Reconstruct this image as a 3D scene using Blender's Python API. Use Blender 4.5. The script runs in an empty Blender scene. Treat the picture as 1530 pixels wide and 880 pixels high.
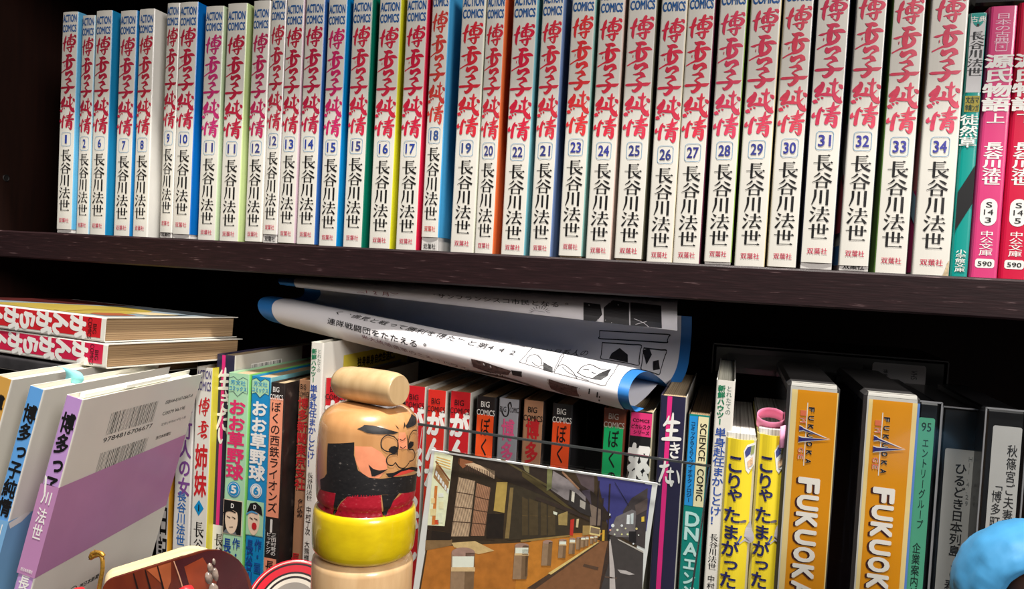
import bpy, bmesh, math, random
from math import sin, cos, pi, sqrt, radians
from mathutils import Vector, Matrix, Euler
random.seed(7)
S = bpy.context.scene
COL = S.collection

# ------------------------------------------------------------------ camera, light, exposure
YAW, PITCH, ROLL, CD, CH, FL = 0.291041, -0.037963, 0.053186, 0.479442, -0.007668, 1108.397
CP = Vector((0, -CD, CH))
_f = Vector((-sin(YAW)*cos(PITCH), cos(YAW)*cos(PITCH), sin(PITCH)))
_r0 = Vector((cos(YAW), sin(YAW), 0)); _u0 = _r0.cross(_f)
_r = _r0*cos(ROLL) + _u0*sin(ROLL); _u = -_r0*sin(ROLL) + _u0*cos(ROLL)
cam_d = bpy.data.cameras.new('camera'); cam = bpy.data.objects.new('camera', cam_d); COL.objects.link(cam)
cam_d.sensor_width = 36; cam_d.lens = 36*FL/1530; cam_d.clip_start = .01
mw = Matrix.Identity(4)
for i in range(3):
    mw[i][0] = _r[i]; mw[i][1] = _u[i]; mw[i][2] = -_f[i]; mw[i][3] = CP[i]
cam.matrix_world = mw
S.camera = cam
S.view_settings.view_transform = 'Standard'; S.view_settings.look = 'None'
S.view_settings.gamma = 1; S.view_settings.use_curve_mapping = False
S.view_settings.exposure = 0.0
w = bpy.data.worlds.new('room'); S.world = w; w.use_nodes = True
w.node_tree.nodes['Background'].inputs[0].default_value = (1.0, .95, .90, 1)
w.node_tree.nodes['Background'].inputs[1].default_value = .085
def area(name, loc, target, size, power, col, shape='DISK'):
    d = bpy.data.lights.new(name, 'AREA'); d.shape = shape; d.size = size; d.energy = power; d.color = col
    o = bpy.data.objects.new(name, d); COL.objects.link(o); o.location = loc
    o.rotation_euler = (Vector(target)-Vector(loc)).to_track_quat('-Z', 'Y').to_euler()
    return o
area('ceiling_downlight', (.02, -.44, 1.70), (-.05, .0, .0), .13, 69, (1, .97, .91))
area('room_fill_light', (1.5, -1.5, 1.0), (-.1, 0, -.08), 1.0, 50, (1, .95, .91))  # added soft fill from the right front, no known lamp there

def ray(px, py):
    return (_f + _r*((px-765)/FL) - _u*((py-440)/FL))
def at(px, py, Y):
    d = ray(px, py); return CP + d*((Y-CP.y)/d.y)
def on_plane(px, py, o, n):
    d = ray(px, py); return CP + d*((o-CP).dot(n)/d.dot(n))

# ------------------------------------------------------------------ materials
def lin(c):
    return tuple(((x/255)/12.92 if x/255 <= .04045 else ((x/255+.055)/1.055)**2.4) for x in c)
_mc = {}
def M(rgb, rough=.5, var=.06, scale=40, coat=0, bump=0, metal=0, stretch=(1, 1, 1), kind='noise'):
    key = (tuple(rgb), rough, var, scale, coat, bump, metal, stretch, kind)
    if key in _mc: return _mc[key]
    m = bpy.data.materials.new('mat_%d_%d_%d' % tuple(int(c) for c in rgb)); m.use_nodes = True
    nt = m.node_tree; b = nt.nodes['Principled BSDF']
    c = lin(rgb)
    b.inputs['Roughness'].default_value = rough; b.inputs['Metallic'].default_value = metal
    if coat: b.inputs['Coat Weight'].default_value = coat; b.inputs['Coat Roughness'].default_value = .15
    tc = nt.nodes.new('ShaderNodeTexCoord'); mp = nt.nodes.new('ShaderNodeMapping')
    mp.inputs['Scale'].default_value = stretch
    nz = nt.nodes.new('ShaderNodeTexNoise'); nz.inputs['Scale'].default_value = scale; nz.inputs['Detail'].default_value = 3
    nt.links.new(tc.outputs['Object'], mp.inputs[0]); nt.links.new(mp.outputs[0], nz.inputs['Vector'])
    cr = nt.nodes.new('ShaderNodeValToRGB')
    cr.color_ramp.elements[0].position = .3; cr.color_ramp.elements[1].position = .7
    cr.color_ramp.elements[0].color = (*[max(0, x*(1-var)) for x in c], 1)
    cr.color_ramp.elements[1].color = (*[min(1, x*(1+var)+var*.004) for x in c], 1)
    nt.links.new(nz.outputs['Fac'], cr.inputs[0]); nt.links.new(cr.outputs[0], b.inputs['Base Color'])
    if bump:
        bp = nt.nodes.new('ShaderNodeBump'); bp.inputs['Strength'].default_value = bump; bp.inputs['Distance'].default_value = .001
        nt.links.new(nz.outputs['Fac'], bp.inputs['Height']); nt.links.new(bp.outputs[0], b.inputs['Normal'])
    _mc[key] = m
    return m
def ramp_mat(name, rough, stretch, scale, stops, coat=0, bump=0, detail=4, dist=0):
    m = bpy.data.materials.new(name); m.use_nodes = True; nt = m.node_tree; b = nt.nodes['Principled BSDF']
    b.inputs['Roughness'].default_value = rough
    if coat: b.inputs['Coat Weight'].default_value = coat; b.inputs['Coat Roughness'].default_value = .08
    tc = nt.nodes.new('ShaderNodeTexCoord'); mp = nt.nodes.new('ShaderNodeMapping'); mp.inputs['Scale'].default_value = stretch
    nz = nt.nodes.new('ShaderNodeTexNoise'); nz.inputs['Scale'].default_value = scale; nz.inputs['Detail'].default_value = detail
    nz.inputs['Distortion'].default_value = dist
    cr = nt.nodes.new('ShaderNodeValToRGB')
    el = cr.color_ramp.elements
    while len(el) < len(stops): el.new(.5)
    for e, (p, c) in zip(el, stops): e.position = p; e.color = (*lin(c), 1)
    nt.links.new(tc.outputs['Object'], mp.inputs[0]); nt.links.new(mp.outputs[0], nz.inputs['Vector'])
    nt.links.new(nz.outputs['Fac'], cr.inputs[0]); nt.links.new(cr.outputs[0], b.inputs['Base Color'])
    if bump:
        bp = nt.nodes.new('ShaderNodeBump'); bp.inputs['Strength'].default_value = bump; bp.inputs['Distance'].default_value = .0006
        nt.links.new(nz.outputs['Fac'], bp.inputs['Height']); nt.links.new(bp.outputs[0], b.inputs['Normal'])
    return m
WENGE = ramp_mat('dark_stained_wood', .5, (40, 520, 520), 1.6, [(0, (24, 13, 14)), (.5, (36, 20, 22)), (.66, (44, 25, 27)), (.73, (98, 78, 78))], bump=.2)
WENGE.node_tree.nodes['Principled BSDF'].inputs['Specular IOR Level'].default_value = .25
WENGE_D = ramp_mat('dark_wood_panel', .55, (150, 150, 12), 1.2, [(.2, (22, 9, 6)), (.8, (34, 15, 9))])
WENGE_D.node_tree.nodes['Principled BSDF'].inputs['Specular IOR Level'].default_value = .2
PAGES = ramp_mat('page_edges', .9, (1800, 6, 6), 1, [(.3, (150, 125, 92)), (.7, (205, 182, 145))], bump=.3)
PAGES_D = ramp_mat('brown_page_edges', .9, (1500, 5, 5), 1, [(.25, (108, 82, 56)), (.7, (176, 146, 108))], bump=.5)
PAGES_W = ramp_mat('white_page_edges', .9, (1800, 6, 6), 1, [(.3, (205, 202, 180)), (.7, (240, 238, 222))], bump=.2)
PAGES_V = ramp_mat('uneven_page_edges', .9, (900, 5, 5), 1, [(.3, (120, 115, 110)), (.45, (205, 202, 196)), (.7, (235, 233, 228))], bump=.6)
MAPLE = ramp_mat('pale_turned_wood', .35, (60, 60, 14), 2.2, [(.25, (198, 158, 112)), (.75, (222, 186, 140))], coat=.6)
MAPLE_F = ramp_mat('varnished_head_wood', .3, (40, 40, 12), 3, [(.2, (188, 132, 80)), (.8, (216, 160, 104))], coat=1)
MAPLE_H = ramp_mat('mallet_wood', .45, (20, 110, 110), 1.6, [(.2, (188, 154, 108)), (.8, (216, 184, 138))], coat=.3)
def clear(name, tint, gl=.12, rough=.02):
    m = bpy.data.materials.new(name); m.use_nodes = True; nt = m.node_tree; nt.nodes.clear()
    o = nt.nodes.new('ShaderNodeOutputMaterial'); t = nt.nodes.new('ShaderNodeBsdfTransparent'); g = nt.nodes.new('ShaderNodeBsdfGlossy')
    g.inputs['Roughness'].default_value = rough
    lw = nt.nodes.new('ShaderNodeLayerWeight'); lw.inputs[0].default_value = .5
    pw = nt.nodes.new('ShaderNodeMath'); pw.operation = 'POWER'; pw.inputs[1].default_value = 4; nt.links.new(lw.outputs['Facing'], pw.inputs[0])
    fr = nt.nodes.new('ShaderNodeMath'); fr.operation = 'MULTIPLY_ADD'; fr.inputs[1].default_value = .22; fr.inputs[2].default_value = .035; nt.links.new(pw.outputs[0], fr.inputs[0])
    nz = nt.nodes.new('ShaderNodeTexNoise'); nz.inputs['Scale'].default_value = 8
    tc = nt.nodes.new('ShaderNodeTexCoord'); nt.links.new(tc.outputs['Object'], nz.inputs['Vector'])
    cr = nt.nodes.new('ShaderNodeValToRGB'); cr.color_ramp.elements[0].color = (*[x*.96 for x in tint], 1); cr.color_ramp.elements[1].color = (*tint, 1)
    nt.links.new(nz.outputs['Fac'], cr.inputs[0]); nt.links.new(cr.outputs[0], t.inputs[0])
    mx = nt.nodes.new('ShaderNodeMixShader')
    nt.links.new(fr.outputs[0], mx.inputs[0]); nt.links.new(t.outputs[0], mx.inputs[1]); nt.links.new(g.outputs[0], mx.inputs[2])
    nt.links.new(mx.outputs[0], o.inputs[0])
    return m
ACRYL = clear('clear_acrylic', (.86, .89, .89))
SLEEVE = clear('clear_plastic_sleeve', (.95, .96, .96), rough=.1)

# ------------------------------------------------------------------ mesh builder
class MB:
    def __init__(s): s.v = []; s.f = []; s.mi = []; s.mats = []; s.sm = []
    def m(s, mat):
        if mat not in s.mats: s.mats.append(mat)
        return s.mats.index(mat)
    def add(s, vs, fs, mat, smooth=False):
        o = len(s.v); s.v += [tuple(p) for p in vs]; k = s.m(mat)
        for f in fs: s.f.append([o+i for i in f]); s.mi.append(k); s.sm.append(smooth)
    def box(s, x0, x1, y0, y1, z0, z1, mat, c=0, T=None):
        vs = []; fs = []
        if c <= 0:
            vs = [(x, y, z) for z in (z0, z1) for y in (y0, y1) for x in (x0, x1)]
            fs = [(0, 2, 3, 1), (4, 5, 7, 6), (0, 1, 5, 4), (2, 6, 7, 3), (0, 4, 6, 2), (1, 3, 7, 5)]
        else:
            X = (x0, x1); Y = (y0, y1); Z = (z0, z1); sg = (1, -1); I = {}
            for i in (0, 1):
                for j in (0, 1):
                    for k in (0, 1):
                        p = (X[i], Y[j], Z[k])
                        for a in range(3):
                            q = [p[b] + (c*sg[(i, j, k)[b]] if b != a else 0) for b in range(3)]
                            I[i, j, k, a] = len(vs); vs.append(tuple(q))
            q4 = ((0, 0), (1, 0), (1, 1), (0, 1))
            for e in (0, 1):
                fs.append([I[e, a, b, 0] for a, b in q4]); fs.append([I[a, e, b, 1] for a, b in q4]); fs.append([I[a, b, e, 2] for a, b in q4])
            for a in (0, 1):
                for b in (0, 1):
                    fs.append([I[a, b, 0, 0], I[a, b, 1, 0], I[a, b, 1, 1], I[a, b, 0, 1]])
                    fs.append([I[a, 0, b, 0], I[a, 1, b, 0], I[a, 1, b, 2], I[a, 0, b, 2]])
                    fs.append([I[0, a, b, 1], I[1, a, b, 1], I[1, a, b, 2], I[0, a, b, 2]])
                    for d in (0, 1): fs.append([I[a, b, d, 0], I[a, b, d, 1], I[a, b, d, 2]])
        if T is not None: vs = [T @ Vector(p) for p in vs]
        s.add(vs, fs, mat)
    def quad(s, f, x0, x1, z0, z1, mat): s.add([f(x0, z0), f(x1, z0), f(x1, z1), f(x0, z1)], [(0, 1, 2, 3)], mat)
    def poly(s, f, pts, mat): s.add([f(*p) for p in pts], [tuple(range(len(pts)))], mat)
    def lathe(s, prof, mats, n=48, T=None, cap=True):
        # prof: (r, z) bottom to top; mats: one, or one per segment
        vs = []
        for r, z in prof:
            for k in range(n): a = 2*pi*k/n; vs.append((r*cos(a), r*sin(a), z))
        if T is not None: vs = [T @ Vector(p) for p in vs]
        base = len(s.v); s.v += [tuple(p) for p in vs]
        for i in range(len(prof)-1):
            k = s.m(mats[i] if isinstance(mats, list) else mats)
            for j in range(n):
                s.f.append([base+i*n+j, base+i*n+(j+1) % n, base+(i+1)*n+(j+1) % n, base+(i+1)*n+j]); s.mi.append(k); s.sm.append(True)
        if cap:
            for i, q in ((0, 0), (len(prof)-1, -1)):
                s.f.append([base+i*n+j for j in range(n)]); s.mi.append(s.m(mats[q] if isinstance(mats, list) else mats)); s.sm.append(False)
    def tube(s, pts, r, mat, n=8):
        P = [Vector(p) for p in pts]; rings = []
        up = Vector((.31, .2, .93))
        for i, p in enumerate(P):
            t = (P[min(i+1, len(P)-1)]-P[max(i-1, 0)]).normalized()
            a = t.cross(up).normalized(); b = t.cross(a)
            rr = r[i] if isinstance(r, (list, tuple)) else r
            rings.append([p+a*(rr*cos(2*pi*k/n))+b*(rr*sin(2*pi*k/n)) for k in range(n)])
        vs = [q for g in rings for q in g]; fs = []
        for i in range(len(P)-1):
            for k in range(n): fs.append((i*n+k, i*n+(k+1) % n, (i+1)*n+(k+1) % n, (i+1)*n+k))
        fs.append(tuple(range(n))); fs.append(tuple((len(P)-1)*n+k for k in range(n)))
        s.add(vs, fs, mat, True)
    def ribbon(s, f, pts, mat, per=5, tip=True):
        P = [Vector(p) for p in pts]
        if len(P) > 2:
            Q = []
            for i in range(len(P)-1):
                p0 = P[max(i-1, 0)]; p1 = P[i]; p2 = P[i+1]; p3 = P[min(i+2, len(P)-1)]
                for k in range(per):
                    t = k/per
                    Q.append(.5*((2*p1)+(p2-p0)*t+(2*p0-5*p1+4*p2-p3)*t*t+(3*p1-p0-3*p2+p3)*t**3))
            Q.append(P[-1])
        else: Q = P
        vs = []
        n = len(Q)
        def em(p, nx, ny, h): vs.append(f(p[0]+nx*h, p[1]+ny*h)); vs.append(f(p[0]-nx*h, p[1]-ny*h))
        for i, p in enumerate(Q):
            d = Q[min(i+1, n-1)]-Q[max(i-1, 0)]; l = sqrt(d[0]**2+d[1]**2) or 1
            tx, ty = d[0]/l, d[1]/l; nx, ny = -ty, tx; h = max(p[2], .0001)/2
            if tip and i == 0: em((p[0]-tx*h*.8, p[1]-ty*h*.8), nx, ny, h*.45)
            em(p, nx, ny, h)
            if tip and i == n-1: em((p[0]+tx*h*.8, p[1]+ty*h*.8), nx, ny, h*.45)
        k = len(vs)//2
        s.add(vs, [(2*i, 2*i+1, 2*i+3, 2*i+2) for i in range(k-1)], mat)
    def build(s, name, parent=None, smooth=False):
        me = bpy.data.meshes.new(name); me.from_pydata(s.v, [], s.f)
        for m in s.mats: me.materials.append(m)
        me.polygons.foreach_set('material_index', s.mi)
        me.polygons.foreach_set('use_smooth', [True]*len(s.f) if smooth else s.sm)
        me.update()
        o = bpy.data.objects.new(name, me); COL.objects.link(o)
        if parent is not None: o.parent = parent
        return o

def thing(name, label, cat, mat=None, group=None):
    o = bpy.data.objects.new(name, None); COL.objects.link(o); o.empty_display_size = .01
    if mat is not None: o.matrix_world = mat if isinstance(mat, Matrix) else Matrix.Translation(mat)
    o['label'] = label; o['category'] = cat
    if group: o['group'] = group
    return o
def tag(o, label, cat, group=None):
    o['label'] = label; o['category'] = cat
    if group: o['group'] = group
    return o
def recentre(o):
    # moves a single-mesh thing's origin to the middle of its foot
    me = o.data; xs = [v.co for v in me.vertices]
    c = Vector((sum(v.x for v in xs)/len(xs), sum(v.y for v in xs)/len(xs), min(v.z for v in xs)))
    me.transform(Matrix.Translation(-c)); o.location = c
    return o

# ------------------------------------------------------------------ lettering
_gl = {}
def glyph(t, off=0):
    if off:
        if (t, off) not in _gl:
            v, f = glyph(t); n = 4 if off < .015 else 8; V = []; F = []
            for k in range(n):
                a = 2*pi*(k+.5)/n; o = len(V); V += [(x+off*cos(a), y+off*sin(a)) for x, y in v]; F += [tuple(o+i for i in q) for q in f]
            _gl[t, off] = (V, F)
        return _gl[t, off]
    k = (t, off)
    if k in _gl: return _gl[k]
    cu = bpy.data.curves.new('t', 'FONT'); cu.body = t; cu.size = 1; cu.resolution_u = 3
    ob = bpy.data.objects.new('t', cu); COL.objects.link(ob)
    dg = bpy.context.evaluated_depsgraph_get(); dg.update()
    ev = ob.evaluated_get(dg); me = ev.to_mesh()
    v = [(p.co.x, p.co.y) for p in me.vertices]; f = [tuple(p.vertices) for p in me.polygons]
    ev.to_mesh_clear(); bpy.data.objects.remove(ob); bpy.data.curves.remove(cu)
    _gl[k] = (v, f)
    return _gl[k]
_kv, _ = glyph('国')
_kx0, _kx1 = min(p[0] for p in _kv), max(p[0] for p in _kv); _ky0, _ky1 = min(p[1] for p in _kv), max(p[1] for p in _kv)
EMS = (_kx1-_kx0)/.84; EMX = (_kx0+_kx1)/2; EMY = (_ky0+_ky1)/2      # one em, and the middle of the em square

def catm(a): return [tuple(x) for x in a]
# brush glyphs, strokes as (x, y, width), y down
BR = {
 '博': ((150, 90, 760, 735), [[(312,150,30),(290,230,75),(258,350,70),(240,480,64),(235,620,58),(252,700,16)], [(165,400,30),(230,398,60),(325,352,46)],
   [(395,215,24),(460,220,50),(560,200,42),(655,182,34)], [(540,105,70),(512,200,78),(500,350,58),(505,470,48)], [(655,130,24),(700,152,66),(722,205,46)],
   [(455,275,30),(402,335,64),(392,430,72),(412,476,56)], [(450,270,28),(560,264,36),(650,292,64),(700,350,84),(660,430,84),(605,475,46)],
   [(420,352,22),(500,346,26),(600,340,24)], [(395,474,44),(500,450,36),(620,455,36)], [(322,580,16),(420,566,50),(540,546,46),(645,536,50)],
   [(550,482,30),(556,560,62),(548,660,62),(520,722,44),(440,672,14)], [(392,585,24),(430,632,56)]]),
 '多': ((130, 45, 840, 885), [[(345,72,14),(425,112,84),(520,92,84),(600,112,92),(662,126,34)], [(500,150,44),(445,230,112),(438,340,132),(430,480,112),(462,565,72)],
   [(155,335,16),(240,330,60),(340,300,40),(560,252,62),(720,248,92),(818,278,34)], [(560,300,62),(640,370,84),(648,430,104),(590,512,94),(470,560,90),(370,590,50),(260,636,36),(148,696,36)],
   [(290,424,18),(290,484,18)], [(378,668,40),(402,752,130),(520,700,84),(620,672,92),(688,730,112),(732,764,44)], [(690,758,62),(592,808,50),(522,866,24)]]),
 '子': ((120, 75, 950, 805), [[(365,165,24),(460,165,62),(600,132,100),(680,212,118),(756,256,26)], [(700,232,60),(562,290,60),(466,362,44)],
   [(466,362,44),(560,432,62),(618,492,92),(600,580,130),(520,690,122),(422,748,100),(340,690,14)], [(140,525,50),(200,530,86),(450,520,76),(650,520,92),(830,514,106),(938,460,12)]]),
 '純': ((45, 15, 800, 725), [[(255,128,46),(262,186,74),(182,270,84),(105,355,76)], [(276,134,52),(308,200,54),(262,300,84),(232,400,74)],
   [(90,355,44),(112,380,50),(200,340,60),(290,332,40)], [(270,332,40),(172,440,84),(118,478,44),(150,510,60),(250,470,58)],
   [(62,650,44),(110,660,112),(168,684,44)], [(168,570,24),(204,600,54)], [(264,544,30),(298,572,52)], [(250,462,50),(350,466,84),(480,482,74),(560,490,60)],
   [(402,292,52),(436,332,84),(408,430,62)], [(448,142,24),(500,166,60),(600,170,60),(664,134,32)],
   [(585,32,42),(576,150,72),(565,300,78),(570,430,82),(610,540,104),(690,630,132),(764,686,84)], [(744,640,62),(755,528,12)], [(696,200,26),(740,242,92),(774,296,54)], [(706,344,20),(622,430,40)]]),
 '情': ((80, 15, 780, 785), [[(312,176,24),(272,260,72),(242,400,84),(226,550,88),(222,662,92)], [(130,326,18),(112,400,72),(112,462,60),(186,412,20)],
   [(312,246,40),(366,284,62)], [(600,32,36),(592,120,62),(572,250,84),(562,380,62)], [(416,215,22),(520,206,42),(660,182,72),(748,122,22)],
   [(436,270,22),(520,280,52),(664,256,40)], [(376,385,34),(480,385,52),(620,352,62),(760,342,70)], [(470,436,44),(470,520,92),(442,645,92)],
   [(482,460,52),(600,432,52),(678,456,72),(676,560,92),(670,680,92),(642,760,54),(550,660,22)], [(500,510,38),(620,510,28)], [(480,590,46),(620,580,28)]]),
 '生': ((0, 0, 100, 100), [[(32,12,6),(24,30,11),(8,44,8)], [(22,34,9),(60,30,12),(88,30,7)], [(52,2,8),(50,40,14),(46,88,12)], [(24,60,8),(50,58,11),(80,56,8)], [(4,90,9),(50,86,13),(98,84,10)]]),
 'き': ((0, 0, 100, 100), [[(14,26,9),(50,24,12),(84,14,9)], [(10,48,9),(52,46,12),(90,34,9)], [(42,4,9),(56,38,13),(74,62,14),(60,64,8)], [(28,66,9),(20,82,12),(44,96,13),(80,92,9)]]),
 'た': ((0, 0, 100, 100), [[(6,30,9),(36,28,13),(62,20,9)], [(38,4,10),(30,44,14),(8,92,12)], [(52,50,8),(74,46,11),(94,46,8)], [(48,72,8),(58,90,13),(96,88,12)]]),
 'い': ((0, 0, 100, 100), [[(14,16,10),(12,54,14),(26,86,14),(40,70,8)], [(66,24,8),(82,46,14),(88,70,12)]]),
}
# broad serif glyphs for the author's name: thick uprights, thin bars
SF = {
 '長': [[(26,9,4),(80,9,4)], [(72,3,5),(82,9,6)], [(31,5,12),(31,52,12)], [(31,22,4),(76,22,4)], [(31,35,4),(76,35,4)], [(4,51,4),(88,51,4),(97,51,5)], [(88,45,6),(96,51,6)], [(31,51,12),(31,93,12)], [(28,95,8),(44,90,6),(57,82,3)], [(50,52,6),(64,74,11),(95,93,13)], [(84,58,8),(66,72,4)]],
 '谷': [[(38,8,10),(27,22,8),(10,34,3)], [(58,8,4),(74,18,10),(90,30,12)], [(50,28,10),(34,48,8),(4,66,3)], [(50,28,4),(70,48,10),(97,63,13)], [(28,62,11),(28,98,11)], [(73,62,11),(73,98,11)], [(28,64,4),(73,64,4)], [(28,92,4),(73,92,4)]],
 '川': [[(22,6,12),(22,50,11),(8,96,4)], [(50,10,12),(50,88,12)], [(81,5,13),(81,98,13)]],
 '法': [[(12,6,4),(28,20,12)], [(3,32,4),(20,45,12)], [(5,95,12),(14,80,10),(29,54,3)], [(38,25,4),(84,25,4),(94,25,5)], [(82,19,6),(90,25,6)], [(63,4,12),(63,48,12)], [(32,49,4),(88,49,4),(99,49,5)], [(88,43,6),(96,49,6)], [(58,50,10),(50,68,8),(40,86,5)], [(37,88,9),(60,84,5),(85,80,4)], [(70,64,4),(82,80,11),(92,95,13)]],
 '世': [[(1,36,4),(86,36,4),(99,36,5)], [(88,29,7),(97,36,6)], [(23,8,12),(23,92,12)], [(20,91,4),(80,91,4),(94,91,5)], [(82,85,6),(92,91,6)], [(50,4,11),(50,64,11)], [(76,8,12),(76,66,12)], [(50,62,4),(76,62,4)]],
}
ROT90 = 'ー〜～―「」（）…-'
def cell(mb, f, ch, cx, cz, w, h, mat, off=0, style=None, sub=0):
    """one character in a cell centred on (cx, cz)"""
    if style == 'brush' and ch in BR:
        (x0, y0, x1, y1), st = BR[ch]
        g = lambda x, y: f(cx+((x-x0)/(x1-x0)-.5)*w, cz-((y-y0)/(y1-y0)-.5)*h)
        for s_ in st: mb.ribbon(lambda x, y: g(x, y), [(x, y, q*1.12) for x, y, q in s_], mat, 4)
        return
    if style == 'serif' and ch in SF:
        g = lambda x, y: f(cx+(x/100-.5)*w, cz-(y/100-.5)*h)
        for s_ in SF[ch]: mb.ribbon(g, s_, mat, 3, tip=False)
        return
    v, fc = glyph(ch, off)
    if not fc: return
    dx = dz = 0
    if ch in 'っゃゅょッャュョ': dx, dz = .1, .1
    if ch in '、。': dx, dz = .5, .5
    out = []
    for x, y in v:
        a, b = (x-EMX)/EMS, (y-EMY)/EMS
        if ch in ROT90: a, b = b, -a
        out.append((cx+(a+dx)*w, cz+(b+dz)*h))
    put(mb, f, out, fc, mat, sub, off)
def put(mb, f, v2, fc, mat, sub=0, off=0):
    n = 1 if not off else (4 if off < .015 else 8)
    nv, nf = len(v2)//n, len(fc)//n
    for k in range(n):
        v, q = v2[k*nv:(k+1)*nv], [tuple(i-k*nv for i in t) for t in fc[k*nf:(k+1)*nf]]
        if sub: v, q = split2(v, q, sub)
        P = [Vector(f(*p)) for p in v]
        if k:
            x, z = v[0]; h = 1e-4; o = Vector(f(x, z)); d = (Vector(f(x+h, z))-o).cross(Vector(f(x, z+h))-o)
            if d.length > 0: d = d.normalized()*(k*5e-6); P = [p+d for p in P]
        mb.add(P, q, mat)
def split2(v2, fc, mx):
    bm = bmesh.new(); vs = [bm.verts.new((p[0], p[1], 0)) for p in v2]
    for q in fc:
        try: bm.faces.new([vs[i] for i in q])
        except ValueError: pass
    for it in range(6):
        bmesh.ops.triangulate(bm, faces=bm.faces[:])
        es = [e for e in bm.edges if e.calc_length() > mx]
        if not es: break
        bmesh.ops.subdivide_edges(bm, edges=es, cuts=1)
    bmesh.ops.triangulate(bm, faces=bm.faces[:])
    bm.verts.index_update()
    r = ([(p.co.x, p.co.y) for p in bm.verts], [tuple(x.index for x in q.verts) for q in bm.faces])
    bm.free(); return r
def vcol(mb, f, t, cx, zt, zb, w, mat, off=0, style=None, fill=.98, sub=0):
    n = len(t); c = (zt-zb)/n
    for i, ch in enumerate(t):
        if ch.strip(): cell(mb, f, ch, cx, zt-(i+.5)*c, w, c*fill, mat, off, style, sub)
def _fit(t, off):
    v, fc = glyph(t, off)
    x0, x1 = min(p[0] for p in v), max(p[0] for p in v); y0, y1 = min(p[1] for p in v), max(p[1] for p in v)
    return [((x-x0)/(x1-x0), (y-y0)/(y1-y0 or 1)) for x, y in v], fc
def hrow(mb, f, t, x0, x1, z0, z1, mat, off=0, sub=0):
    v, fc = _fit(t, off); put(mb, f, [(x0+a*(x1-x0), z0+b*(z1-z0)) for a, b in v], fc, mat, sub, off)
def srow(mb, f, t, xl, xr, zt, zb, mat, off=0, sub=0):
    """text lying on its side, running down, glyph tops to the right"""
    v, fc = _fit(t, off); put(mb, f, [(xl+b*(xr-xl), zt-a*(zt-zb)) for a, b in v], fc, mat, sub, off)
def rrect(cx, cz, w, h, r, n=5):
    P = []
    for k, (sx, sz) in enumerate(((1, 1), (-1, 1), (-1, -1), (1, -1))):
        for i in range(n+1):
            a = pi/2*(k+i/n); P.append((cx+sx*(w/2-r)+r*cos(a), cz+sz*(h/2-r)+r*sin(a)))
    return P
def ell(cx, cz, a, b, n=24, t0=0, t1=2*pi): return [(cx+a*cos(t0+(t1-t0)*k/n), cz+b*sin(t0+(t1-t0)*k/n)) for k in range(n)]
def outline(mb, f, P, w, mat): mb.ribbon(f, [(x, z, w) for x, z in P+P[:1]], mat, 1, tip=False)

# ------------------------------------------------------------------ books
WHITE = M((226, 222, 212), .38, .03, 30, coat=.25)
WHITE2 = M((214, 210, 205), .45, .04, 25)
BLACK = M((18, 17, 18), .45)
WINK = M((236, 234, 228), .5, .03)
class Book:
    """cover folded round a page block; local x across the spine, y into the shelf, z up"""
    def __init__(s, t, d, h, spine, left, right, pages=PAGES, lift=0, page_drop=.0015, r=.0012, bulge=.0005, cover_name='cover', c=.0006):
        s.t, s.d, s.h, s.bulge, s.r, s.lift = t, d, h, bulge, r, lift
        s.cov = MB(); s.pages = pages; s.drop = page_drop; s.cname = cover_name
        P = [(0, d, left), (0, r+.002, left)]
        for k in range(4): a = pi+pi/2*k/3*1.0; P.append((r+r*cos(a), r+r*sin(a), left if k < 2 else spine))
        for k in range(1, 8): x = r+(t-2*r)*k/8; P.append((x, s.by(x), spine))
        for k in range(4): a = 1.5*pi+pi/2*k/3; P.append((t-r+r*cos(a), r+r*sin(a), spine if k < 2 else right))
        P += [(t, r+.002, right), (t, d, right)]
        n = len(P); cx = t/2
        I = []
        for x, y, _ in P: I.append((x+(c if x < cx else -c)*(1 if (x < r*1.2 or x > t-r*1.2) else 0), y+(c if y < r+.001 else 0)))
        z0, z1 = lift, lift+h
        for k in range(n-1):
            m = P[k][2] if k < n//2 else P[k+1][2]
            a, b = P[k], P[k+1]; ia, ib = I[k], I[k+1]
            s.cov.add([(a[0], a[1], z0), (b[0], b[1], z0), (b[0], b[1], z1), (a[0], a[1], z1), (ia[0], ia[1], z0), (ib[0], ib[1], z0), (ib[0], ib[1], z1), (ia[0], ia[1], z1)],
                      [(0, 1, 2, 3), (7, 6, 5, 4), (3, 2, 6, 7), (4, 5, 1, 0)], m, False)
    def by(s, x):
        q = (x-s.r)/(s.t-2*s.r)
        return -s.bulge*sin(pi*min(1, max(0, q)))
    def sp(s, k=1): return lambda x, z: (x, s.by(x)-.00009*k-.00004, z+s.lift)
    def rt(s, k=1): return lambda y, z: (s.t+.00009*k+.00004, y, z+s.lift)
    def lf(s, k=1): return lambda y, z: (-.00009*k-.00004, y, z+s.lift)
    def place(s, name, label, cat, mat, group=None, pages_top=None, inner=None):
        o = thing(name, label, cat, mat, group); s.o = o
        p = MB(); e = .0008
        top = s.h-s.drop if s.lift == 0 else s.h-.001
        nn = 5
        p.box(e, s.t-e, .0012, s.d-.0025, .0009 if s.lift == 0 else 0, top, s.pages, .0003)
        p.build('page_block', o)
        if inner is not None:
            q = MB(); q.box(.0004, s.t-.0004, .0006, .03, 0, s.lift+.004, WHITE2, .0003)
            if inner: hrow(q, lambda x, z: (x, .0004, z), '双葉社', s.t*.15, s.t*.85, .0012, .0052, BLACK, .01)
            q.build('inner_cover', o)
        s.cov.build(s.cname, o)
        return o
FLOOR = -.278
SPY = .012

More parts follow.
